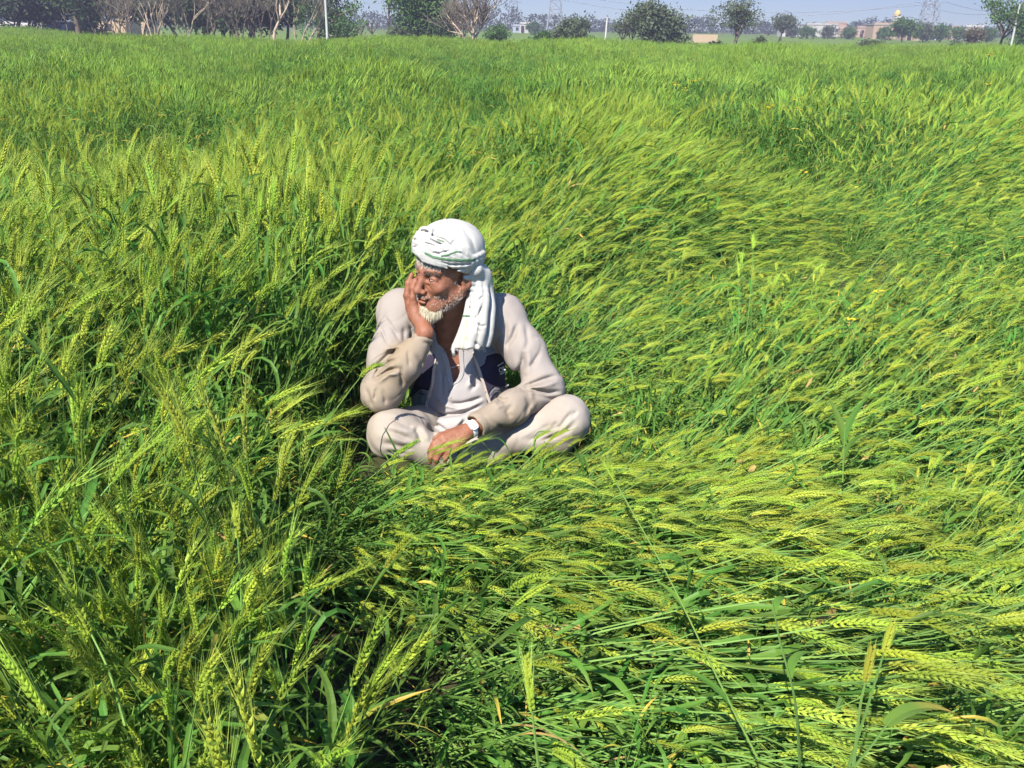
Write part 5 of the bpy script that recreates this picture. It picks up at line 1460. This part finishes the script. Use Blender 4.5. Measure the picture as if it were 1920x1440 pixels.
for ln, dp, wd in [([(838, 759), (862, 757), (900, 748)], 0.009, 0.006), ([(803, 771), (830, 778), (862, 776), (905, 758)], 0.011, 0.006), ([(845, 770), (880, 765), (908, 750)], -0.005, 0.006),
                   ([(818, 745), (832, 760), (866, 767)], -0.006, 0.006), ([(826, 738), (840, 753), (870, 758)], 0.004, 0.006), ([(858, 712), (843, 728), (838, 740)], 0.005, 0.005), ([(890, 700), (893, 720), (880, 735)], 0.006, 0.007),
                   ([(880, 690), (884, 712), (876, 730)], -0.005, 0.007), ([(828, 690), (829, 715), (830, 745)], 0.004, 0.0035), ([(800, 787), (822, 797), (842, 812)], 0.010, 0.005), ([(875, 785), (862, 800), (852, 812)], 0.009, 0.005),
                   ([(868, 782), (855, 798)], -0.005, 0.005), ([(905, 745), (880, 752)], 0.006, 0.006)]:
    K.fold_px(ln, dp, wd, 3.1)
emit('long_shirt', K, M_KURTA, man)
def on_front(f, px, py, y0=2.6, y1=3.3):
    """First point along the line of sight through a pixel where a field's surface lies."""
    ys_ = np.linspace(y0, y1, 260); P_ = np.array([pix(px, py, y) for y in ys_])
    d = f.sample(P_); k = int(np.argmax(d < 0)) if (d < 0).any() else len(d) // 2
    return P_[k]
bt = MB()
shirt = bpy.data.objects['long_shirt']
for q, (a, b) in enumerate([(838, 672), (838, 683), (838, 693), (838, 703), (841, 712), (842, 735), (845, 745)]):
    c = on_front(K, a, b) - BASE
    bm = MB(); ball(bm, c + [0, -0.002, 0.001], (0.0042, 0.0022, 0.0042), None, 6)
    bm.build('button', M_KURTA, shirt, smooth=True)
# collar points of the shirt, both sides of the neck opening
def strip(name, fld, pts, width, thick, m, parent, lift=0.002, ymin=2.6, ymax=3.3):
    """A flat band lying on a surface along a traced line."""
    P_ = spline([on_front(fld, a, b, ymin, ymax) for a, b in pts], 5)
    g = fld.grad(P_)
    Tn = np.gradient(P_, axis=0); Tn /= np.linalg.norm(Tn, axis=1)[:, None]
    S = np.cross(Tn, g); S /= np.linalg.norm(S, axis=1)[:, None] + 1e-9
    w = np.broadcast_to(np.asarray(width, float), (len(P_),))[:, None] / 2
    b0 = P_ + g * lift; top = b0 + g * thick
    ring = np.stack([b0 - S * w - g * 0.004, top - S * w, top + S * w, b0 + S * w - g * 0.004], 1)
    n = len(P_)
    i, j = np.meshgrid(np.arange(n - 1), np.arange(4), indexing='ij'); j2 = (j + 1) % 4
    mb = MB(); mb.add(ring.reshape(-1, 3) - BASE, np.stack([i * 4 + j, i * 4 + j2, (i + 1) * 4 + j2, (i + 1) * 4 + j], -1).reshape(-1, 4))
    mb.add(ring[0] - BASE, [[0, 1, 2, 3]]); mb.add(ring[-1] - BASE, [[3, 2, 1, 0]])
    return mb.build(name, m, parent)
strip('placket', K, [(831, 660), (838, 680), (843, 705), (846, 722)], 0.016, 0.003, M_KURTA, shirt)
strip('placket', K, [(866, 655), (866, 675), (867, 695), (862, 710), (851, 722)], 0.010, 0.003, M_KURTA, shirt)
strip('collar', K, [(812, 612), (819, 628), (829, 645), (836, 660)], [0.012] * 8 + [0.014] * 8, 0.004, M_KURTA, shirt)

# ---- jacket: open shell with sleeves
J = Field(axis(-0.56, 0.34, [], 0.0040), axis(2.70, 3.36, [], 0.0042), axis(0.08, 0.82, [], 0.0040))
J.add(ell_(CHEST + [0, 0.005, 0.0], (0.178, 0.127, 0.200)), 0.05); J.add(ell_(BELLY + [0.004, 0.005, 0], (0.168, 0.140, 0.15)), 0.06)
chain(J, [NECK + [0, 0.05, -0.05], R_SH + [0, 0, 0]], [0.078, 0.074], 0.05); chain(J, [NECK + [0, 0.05, -0.05], L_SH], [0.078, 0.076], 0.05)
J.add(cap_(NECK + [0, 0.045, -0.02], NECK + [0, 0.035, 0.025], 0.088, 0.082), 0.02)
J.cut(cap_(NECK + [0, 0.035, -0.005], NECK + [0, 0.01, 0.12], 0.070, 0.085), 0.004)
OPEN = [(790, 540), (780, 575), (786, 606), (803, 628), (813, 650), (817, 680), (813, 712), (804, 745), (802, 770), (793, 786), (775, 797), (760, 830), (970, 830),
        (955, 795), (934, 772), (918, 764), (906, 728), (894, 692), (886, 655), (896, 620), (905, 580), (905, 540)]
J.cut(prism(OPEN, 2.5, 3.06), 0.004)
zc = pix(780, 796, 2.98)[2]
class below:
    def __init__(s, z): s.z = z; s.lo, s.hi = np.array([-1, 2.5, -0.2]), np.array([1, 3.5, z])
    def __call__(s, X, Y, Z): return Z - s.z + 0 * X + 0 * Y
J.cut(below(zc), 0.01)
SL = Field(J.xs, J.ys, J.zs)
chain(SL, [R_SH + [0.02, 0, 0.0], R_SH * 0.45 + R_EL * 0.55 + [-0.004, 0.01, 0], R_EL], [0.074, 0.066, 0.0635], 0.03)
chain(SL, [R_EL, R_EL * 0.5 + R_WR * 0.5 + [0.004, 0, 0], R_WR + [0.001, 0, -0.008]], [0.062, 0.057, 0.033], 0.03)
chain(SL, [L_SH + [-0.02, 0, 0], L_SH * 0.5 + L_EL * 0.5, L_EL], [0.076, 0.068, 0.062], 0.03)
chain(SL, [L_EL, L_EL * 0.5 + L_WR * 0.5 + [0.006, 0, -0.006], L_WR + (L_EL - L_WR) * 0.09], [0.058, 0.053, 0.041], 0.03)
JT = Field(J.xs, J.ys, J.zs); JT.d = J.d.copy()          # the body of the jacket without its sleeves
J.d = smin(J.d, SL.d, 0.022).astype(np.float32)
# cuffs: flat ends with an open rim
for wr, el, rr in ((R_WR + np.array([0.001, 0, -0.008]), R_EL, 0.0275), (L_WR + (L_EL - L_WR) * 0.09, L_EL, 0.033)):
    ax_ = (wr - el) / np.linalg.norm(wr - el)
    J.cut(cap_(wr + ax_ * 0.06, wr + ax_ * 0.13, 0.06), 0.004)
    e1 = np.cross(ax_, [0, 0, 1.0]); e1 /= np.linalg.norm(e1); e2 = np.cross(ax_, e1)
    th = np.linspace(0, 2 * math.pi, 17)
    J.groove(np.array([wr - ax_ * 0.012 + (e1 * math.cos(a) + e2 * math.sin(a)) * (rr + 0.010) for a in th])[:17], 0.0025, 0.003)
X, Y, Z = J.all()
wb = (0.0024 * np.exp(-(wob(X, Y, Z, 27, 24) / 0.15) ** 2) + 0.0016 * np.exp(-(wob(X, Y, Z, 28, 30) / 0.15) ** 2) + 0.0022 * wob(X, Y, Z, 25, 38) + 0.0010 * wob(X, Y, Z, 26, 90)).astype(np.float32)
J.d += wb; JT.d += wb
for ln, dp, wd in [([(720, 592), (735, 613), (750, 640)], 0.006, 0.005), ([(713, 612), (722, 635), (730, 645)], 0.006, 0.005), ([(757, 612), (757, 628), (758, 642)], 0.005, 0.006), ([(768, 608), (772, 622), (770, 640)], 0.006, 0.006),
                   ([(752, 652), (730, 664), (712, 682), (702, 690)], 0.013, 0.009), ([(755, 645), (735, 652), (715, 655)], -0.006, 0.008), ([(746, 672), (728, 680), (712, 692), (696, 712)], 0.012, 0.007), ([(752, 690), (730, 694), (712, 706), (694, 715)], 0.014, 0.007),
                   ([(750, 700), (728, 702), (706, 720)], -0.008, 0.007), ([(765, 655), (766, 670), (768, 690)], 0.005, 0.005), ([(752, 685), (753, 705), (755, 730)], 0.008, 0.006), ([(706, 725), (704, 740), (702, 752)], 0.007, 0.005), ([(716, 728), (722, 745), (722, 760)], 0.005, 0.006),
                   ([(685, 725), (692, 745), (700, 765)], 0.006, 0.007), ([(778, 660), (790, 680), (785, 700)], 0.005, 0.007), ([(790, 640), (804, 645), (808, 655)], 0.005, 0.005),
                   ([(972, 603), (962, 632), (948, 652)], 0.010, 0.008), ([(985, 606), (990, 640), (985, 660)], 0.006, 0.008), ([(982, 657), (980, 680), (970, 705), (966, 722)], 0.013, 0.010), ([(990, 660), (992, 690), (985, 708)], -0.006, 0.012), ([(1012, 660), (1000, 682), (992, 690)], 0.008, 0.007),
                   ([(1050, 703), (1020, 712), (995, 722), (972, 727)], 0.013, 0.009), ([(1050, 715), (1020, 724), (985, 728)], -0.007, 0.008), ([(970, 731), (1000, 731), (1025, 736), (1055, 734)], 0.015, 0.007), ([(1055, 744), (1035, 748), (1010, 742), (985, 737)], 0.007, 0.007),
                   ([(1048, 752), (1030, 762), (1015, 775)], 0.010, 0.008), ([(985, 740), (992, 760), (985, 780)], 0.006, 0.007), ([(962, 757), (950, 772), (960, 785)], 0.005, 0.007), ([(935, 795), (938, 805), (937, 815)], 0.006, 0.005),
                   ([(800, 735), (795, 755), (785, 775)], 0.007, 0.007), ([(782, 745), (785, 765), (775, 780)], 0.008, 0.008), ([(930, 745), (945, 752), (955, 745)], 0.008, 0.007), ([(922, 752), (935, 762), (948, 758)], -0.005, 0.007), ([(950, 600), (948, 630), (953, 658)], 0.006, 0.006)]:
    J.fold_px(ln, dp, wd, 3.1); JT.fold_px(ln, dp * 0.5, wd, 3.1)
def dirt(V):
    d1, t1 = polydist(np.array([R_EL, R_WR]), V[:, 0], V[:, 1], V[:, 2]); d2, t2 = polydist(np.array([L_EL, L_WR]), V[:, 0], V[:, 1], V[:, 2])
    return np.clip(np.maximum(sstep(0.115, 0.05, d1), sstep(0.11, 0.05, d2) * sstep(0.0, 0.45, t2)) * (0.85 + 0.3 * wob(V[:, 0], V[:, 1], V[:, 2], 9, 25)), 0, 1)
coat = emit('jacket', J, M_COAT, man, attr=dirt)
# panels: pieces of the jacket's own skin set slightly proud, outlined as traced
def panel(name, outline, m, thick=0.0026, ymax=3.08, src=None, ymin=2.5, parent=None, slopes=0.004):
    src = src or JT
    pr = prism(outline, ymin, ymax)
    sl, X, Y, Z = src.block(pr.lo - 0.01, pr.hi + 0.01)
    f = Field(src.xs[sl[0]], src.ys[sl[1]], src.zs[sl[2]])
    d = src.d[sl]
    f.d = np.maximum(np.maximum(np.maximum(d - thick, -(d + 0.006)), pr(X, Y, Z)), 0.004 - SL.d[sl]).astype(np.float32)
    return emit(name, f, m, parent or coat)
J_torso = J
panel('navy_panel', [(895, 690), (908, 683), (912, 667), (936, 660), (948, 660), (955, 690), (958, 712), (951, 722), (940, 726), (929, 724), (920, 732), (915, 745), (911, 742), (904, 718)], M_NAVY, 0.0030, 3.12)
panel('navy_panel', [(803, 664), (815, 664), (814, 700), (806, 733), (788, 729), (770, 745), (760, 770), (765, 745)], M_NAVY, 0.0030, 3.09)
panel('grey_panel', [(888, 656), (897, 618), (925, 612), (938, 604), (945, 630), (946, 658), (934, 658), (911, 665), (907, 681), (894, 688)], M_GREYC, 0.0022, 3.12)
panel('grey_panel', [(940, 604), (946, 630), (948, 659), (953, 690), (960, 712), (966, 700), (957, 660), (950, 625)], M_NAVY, 0.0018, 3.14)
panel('grey_panel', [(788, 731), (806, 735), (800, 770), (790, 786), (772, 792), (758, 780), (768, 748)], M_GREYC, 0.0022, 3.08)
panel('grey_panel', [(917, 748), (922, 735), (930, 727), (942, 729), (953, 724), (962, 730), (958, 752), (940, 766), (925, 770)], M_GREYC, 0.0022, 3.12)
strip('piping', JT, [(914, 750), (919, 738), (926, 730), (936, 729), (946, 727), (952, 722)], 0.006, 0.003, M_GREYC, coat)
strip('piping', JT, [(917, 752), (923, 740), (930, 735), (942, 735), (953, 729)], 0.0025, 0.0042, M_NAVY, coat)
strip('piping', JT, [(919, 755), (926, 745), (933, 740), (944, 740), (955, 733)], 0.0025, 0.0042, M_NAVY, coat)
strip('piping', JT, [(787, 737), (797, 739), (804, 743)], 0.003, 0.0042, M_NAVY, coat)
# zip tapes along both front edges
strip('zip_edge', JT, [(815, 652), (819, 680), (815, 712), (807, 742), (804, 768), (796, 785), (782, 795)][:1] + [(812, 655), (814.5, 680), (811, 711), (802.5, 743), (799.5, 768), (791, 783), (776, 793)][1:], 0.010, 0.005, M_ZIP, coat)
strip('zip_edge', JT, [(889, 660), (897, 692), (909, 727), (919, 758), (921, 766)], 0.009, 0.005, M_ZIP, coat)
mb = MB(); c = on_front(JT, 920, 762) - BASE; box(mb, c + np.array([0, -0.008, -0.006]), (0.007, 0.004, 0.022)); mb.build('zip_pull', M_GOLD, coat)
strip('collar_edge', JT, [(745, 582), (760, 590), (775, 600), (783, 606)], 0.012, 0.006, M_COAT, coat, 0.004)
strip('collar_edge', JT, [(745, 576), (758, 582), (770, 590), (776, 594)], 0.007, 0.004, M_COAT, coat, 0.003)
# small white emblem on the navy panel: a line of lettering, an animal head, a short bar
def emblem(pts, w):
    return strip('emblem', JT, pts, w, 0.0012, M_PRINT, coat, 0.0036)
emblem([(931.5, 686), (936, 683), (942, 679)], 0.0045)
emblem([(934, 694), (935, 690), (938, 689)], 0.003); emblem([(938, 691), (941, 688), (943, 690), (940, 692)], 0.005)
emblem([(934, 694), (937, 697), (943, 693)], 0.003); emblem([(935.5, 700.5), (940, 700), (944, 696.5)], 0.004); emblem([(945.5, 694), (947, 692)], 0.003)

# ---- wristwatch
wr_ax = (np.mean(KN, 0) - L_EL); wr_ax /= np.linalg.norm(wr_ax)
wc = L_WR + wr_ax * 0.006
e1 = np.cross(wr_ax, [0, 0, 1.0]); e1 /= np.linalg.norm(e1); e2 = np.cross(e1, wr_ax)
watch = link('wristwatch', None, man, wc - BASE)
th = np.linspace(0, 2 * math.pi, 25)
bm = MB()
ringp = [[(e1 * math.cos(a) + e2 * math.sin(a)) * r + wr_ax * x for r, x in ((0.0265, -0.008), (0.0292, -0.008), (0.0292, 0.008), (0.0265, 0.008))] for a in th]
n = len(th); i, j = np.meshgrid(np.arange(n - 1), np.arange(4), indexing='ij'); j2 = (j + 1) % 4
bm.add(np.array(ringp).reshape(-1, 3), np.stack([i * 4 + j, i * 4 + j2, (i + 1) * 4 + j2, (i + 1) * 4 + j], -1).reshape(-1, 4)); bm.build('strap', M_METAL, watch)
view = (CAM_POS - wc); view /= np.linalg.norm(view)
nrm = view - wr_ax * (view @ wr_ax); nrm += e2 * 0.35; nrm -= wr_ax * (nrm @ wr_ax); nrm /= np.linalg.norm(nrm); sdv = np.cross(wr_ax, nrm)
def plate(name, m, c0, hx, hy, t):
    q = MB(); v = []
    oct_ = [(-1, -0.55), (-0.6, -1), (0.6, -1), (1, -0.55), (1, 0.55), (0.6, 1), (-0.6, 1), (-1, 0.55)]
    lo = [c0 + wr_ax * a * hx + sdv * b * hy for a, b in oct_]; hi = [p + nrm * t for p in lo]
    q.add(np.array(lo + hi), [[k, (k + 1) % 8, 8 + (k + 1) % 8, 8 + k] for k in range(8)])
    q.add(np.array(hi), [[0, 1, 2, 3], [0, 3, 4, 7], [4, 5, 6, 7]]); q.build(name, m, watch)
plate('case', M_METAL, nrm * 0.0275, 0.0135, 0.0165, 0.006)
plate('bezel', M_GREYC, nrm * 0.0330, 0.0100, 0.0125, 0.0012)
plate('dial', M_DIAL, nrm * 0.0340, 0.0075, 0.0098, 0.0012)

# ---- turban with hanging end
TB = Field(axis(-0.42, -0.02, [], 0.0026), axis(2.74, 3.16, [], 0.0027), axis(0.50, 1.0, [], 0.0026))
TB.add(hell(0, -0.014, 0.070, 0.099, 0.113, 0.088), 0.02)
# lower rim: below a plane that drops from the brow to the nape
class under_plane:
    def __init__(s):
        s.lo, s.hi = np.array([-0.5, 2.7, 0.5]), np.array([0.1, 3.2, 0.95])
    def __call__(s, X, Y, Z):
        x, y, z = X - HC[0], Y - HC[1], Z - HC[2]
        f = (hf[0] * x + hf[1] * y + hf[2] * z) / HS; u = (hu[0] * x + hu[1] * y + hu[2] * z) / HS; l = (hl[0] * x + hl[1] * y + hl[2] * z) / HS
        lim = np.where(f > -0.03, 0.018 + (f + 0.03) * 0.40, 0.018 + (f + 0.03) * 1.3) + 0.006 * (l < 0)
        return (u - lim) * HS
TB.cut(under_plane(), 0.012)
KNOT = H(0.083, -0.062, 0.030)
def roll(front_u, back_u, r, rl=0.0985, rf=0.1135, th0=-2.6, th1=2.0):
    """A twist of cloth from the knot behind the left ear over the forehead to the back of the right side."""
    th = np.linspace(0.55, -math.pi - 0.5, 26)      # angle measured from the man's left towards the front
    pts = []
    for a in np.linspace(-0.55, math.pi + 0.75, 26):
        l, f = math.cos(a), math.sin(a)
        w = 0.5 + 0.5 * f
        u = back_u + (front_u - back_u) * max(0, f) ** 0.8 + (0.0 if l > 0 else 0.012)
        prof = math.sqrt(max(0.05, 1 - ((u - 0.072) / 0.092) ** 2))
        pts.append(H(l * rl * prof, -0.014 + f * rf * prof, u))
    return pts
for fu, bu, r in [(0.062, 0.018, 0.0085), (0.071, 0.024, 0.0085), (0.080, 0.030, 0.009), (0.091, 0.036, 0.010), (0.103, 0.044, 0.011), (0.117, 0.053, 0.011), (0.130, 0.066, 0.009)]:
    pts = roll(fu, bu, r)
    chain(TB, pts, [r] * len(pts), 0.0026)
TB.add(ell_(KNOT - hl * 0.008, (0.012, 0.014, 0.016)), 0.012)
TB.d += (0.0012 * wob(*TB.all(), 35, 70) + 0.0012 * wob(*TB.all(), 36, 30)).astype(np.float32)
for ln, dp, wd in [([(802, 436), (815, 444), (832, 450), (846, 462), (850, 467)], 0.0075, 0.0042), ([(801, 445), (815, 453), (835, 460)], 0.004, 0.003), ([(790, 455), (806, 458), (818, 463)], 0.004, 0.003), ([(846, 460), (850, 453), (856, 451)], 0.005, 0.0035),
                   ([(776, 464), (782, 461)], 0.004, 0.003), ([(776, 452), (780, 447)], 0.004, 0.003), ([(787, 434), (795, 432), (806, 436)], 0.004, 0.004), ([(840, 409), (842, 425), (841, 432)], 0.004, 0.005),
                   ([(889, 478), (872, 448), (842, 424)], -0.0035, 0.007), ([(886, 484), (850, 456), (820, 432)], -0.003, 0.006), ([(893, 474), (884, 448), (866, 425)], 0.003, 0.006), ([(822, 490), (845, 497), (870, 496), (885, 494)], 0.005, 0.003), ([(830, 497), (850, 505), (876, 505)], 0.005, 0.003), ([(805, 475), (825, 475), (850, 468)], 0.004, 0.003)]:
    TB.fold_px(ln, dp, wd, 3.05)
turb = emit('turban', TB, M_TURB, man)
def stripe(name, pts, wpx, m, src, parent, thick=0.0014, ymax=3.08):
    pp = np.asarray(pts, float)
    P3 = np.array([pix(a, b, y) for a, b in pp for y in (2.7, ymax)])
    sl, X, Y, Z = src.block(P3.min(0) - 0.01, P3.max(0) + 0.01)
    f = Field(src.xs[sl[0]], src.ys[sl[1]], src.zs[sl[2]]); d = src.d[sl]
    A, Bq = to_px(X, Y, Z); dist, t = polydist2(pp, A, Bq)
    f.d = np.maximum(np.maximum(d - thick, -(d + 0.005)), np.maximum((dist - wpx) / 590, Y - ymax)).astype(np.float32)
    return emit(name, f, m, parent)
stripe('stripe', [(798, 475), (812, 482), (832, 486), (860, 488), (889, 487)], 2.7, M_STRIPE, TB, turb)
stripe('stripe', [(828, 480), (840, 478), (855, 472), (863, 472)], 2.0, M_STRIPE, TB, turb)
stripe('stripe', [(820, 449), (832, 453)], 1.8, M_STRIPE, TB, turb)
# hanging end of the turban: pleats from behind the ear down to the chest
SC = Field(axis(-0.32, 0.02, [], 0.0026), axis(2.72, 3.16, [], 0.0027), axis(0.40, 0.90, [], 0.0026))
PLE = [[(884, 490, 2.975), (884, 545, 2.955), (876, 590, 2.935), (866, 625, 2.925), (853, 655, 2.925)],
       [(886, 488, 2.975), (891, 545, 2.945), (884, 590, 2.92), (876, 625, 2.905), (866, 656, 2.905)],
       [(888, 486, 2.98), (899, 545, 2.935), (895, 590, 2.91), (889, 625, 2.895), (880, 656, 2.895)],
       [(890, 486, 2.99), (908, 545, 2.945), (907, 590, 2.915), (903, 625, 2.90), (896, 656, 2.90)],
       [(892, 488, 3.0), (917, 555, 2.97), (920, 595, 2.94), (916, 630, 2.925), (908, 654, 2.92)]]
for q, pl in enumerate(PLE):
    pts = spline([pix(*c) for c in pl], 5)
    chain(SC, list(pts), list(np.interp(np.linspace(0, 1, len(pts)), [0, 0.3, 0.7, 1], [0.011, 0.0135, 0.0135, 0.0125])), 0.007)
# gathered folds round the back of the head behind the ear
for q, pl in enumerate([[(880, 527, 2.93), (893, 533, 2.945), (908, 524, 2.975)], [(880, 538, 2.935), (895, 544, 2.945), (912, 534, 2.975)], [(872, 520, 2.915), (890, 521, 2.945), (905, 509, 2.98)], [(884, 550, 2.94), (898, 556, 2.945), (914, 548, 2.97)], [(878, 512, 2.93), (892, 508, 2.955), (902, 498, 2.98)]]):
    pts = spline([pix(*c) for c in pl], 5); chain(SC, list(pts), [0.0085] * len(pts), 0.006)
SC.add(cap_(H(0.088, -0.045, 0.02), H(0.070, -0.085, -0.01), 0.022, 0.028), 0.02)
SC.add(cap_(H(0.070, -0.085, -0.01), pix(915, 560, 3.0), 0.028, 0.024), 0.02)
SC.cut(prism([(800, 654), (845, 657), (860, 653), (872, 656), (884, 652), (896, 656), (908, 651), (960, 653), (960, 760), (800, 760)], 2.6, 3.3), 0.003)
SC.d += (0.0009 * wob(*SC.all(), 45, 75) + 0.0014 * wob(*SC.all(), 46, 32)).astype(np.float32)
for ln, dp, wd in [([(893, 578), (892, 600), (890, 625)], 0.007, 0.004), ([(882, 560), (881, 590), (881, 605)], 0.007, 0.004), ([(905, 572), (898, 590), (891, 600)], 0.008, 0.005), ([(892, 605), (902, 612), (912, 610)], 0.007, 0.004), ([(894, 612), (897, 620), (903, 622)], 0.005, 0.004),
                   ([(888, 640), (898, 648), (905, 655)], 0.006, 0.005), ([(876, 600), (872, 628), (868, 650)], 0.005, 0.004), ([(905, 555), (899, 562), (903, 566)], 0.006, 0.004)]:
    SC.fold_px(ln, dp * 0.6, wd * 0.9, 3.05)
scarf = emit('turban_end', SC, M_TURB, turb)
stripe('stripe', [(863.5, 592), (880, 592.5)], 2.0, M_STRIPE, SC, turb)
stripe('stripe', [(876, 600), (872, 628), (867.5, 652)], 1.8, M_TANLINE, SC, turb, 0.0008)  # thin tan line following one pleat crease
# frayed edge
fr_ = MB()
for q in range(90):
    a = hr.uniform(0, 1); px0 = 848 + a * 62; py0 = 657 - 3 * math.sin(a * 3) + hr.normal(0, 1)
    p0 = pix(px0, py0 - 4, 2.905 + 0.012 * abs(a - 0.5) * 2)
    d = np.array([hr.normal(0, 0.35), hr.normal(-0.15, 0.2), -1.0]); ln = hr.uniform(0.005, 0.014)
    tube(fr_, [p0 - BASE, p0 + d * ln * 0.5 - BASE, p0 + d * ln + [hr.normal(0, .002), 0, 0] - BASE], [0.0013, 0.0011, 0.0005], 3)
fr_.build('fringe', M_TURB, turb)
mb = MB(); tube(mb, spline([pix(851, 652, 2.90) - BASE, pix(850, 660, 2.89) - BASE, pix(853, 668, 2.90) - BASE], 5), [0.006] * 10 + [0.003], 6, cap=True); mb.build('tassel', M_TURB, turb, smooth=True)
# loose corner of cloth sticking out of the knot
mb = MB(); tube(mb, spline([pix(888, 494, 2.95) - BASE, pix(893, 486, 2.94) - BASE, pix(899, 484, 2.945) - BASE, pix(905, 493, 2.96) - BASE], 5), np.linspace(0.007, 0.002, 16), 6); mb.build('knot_end', M_TURB, turb, smooth=True)
# undershirt line inside the neck opening
mb = MB()
pts_ = [on_front(B, a, b) + np.array([0, -0.002, 0]) - BASE for a, b in ((840, 690), (847, 689), (855, 686), (863, 684))]
tube(mb, spline(pts_, 4), 0.0028, 5); mb.build('undershirt', M_ZIP, man)
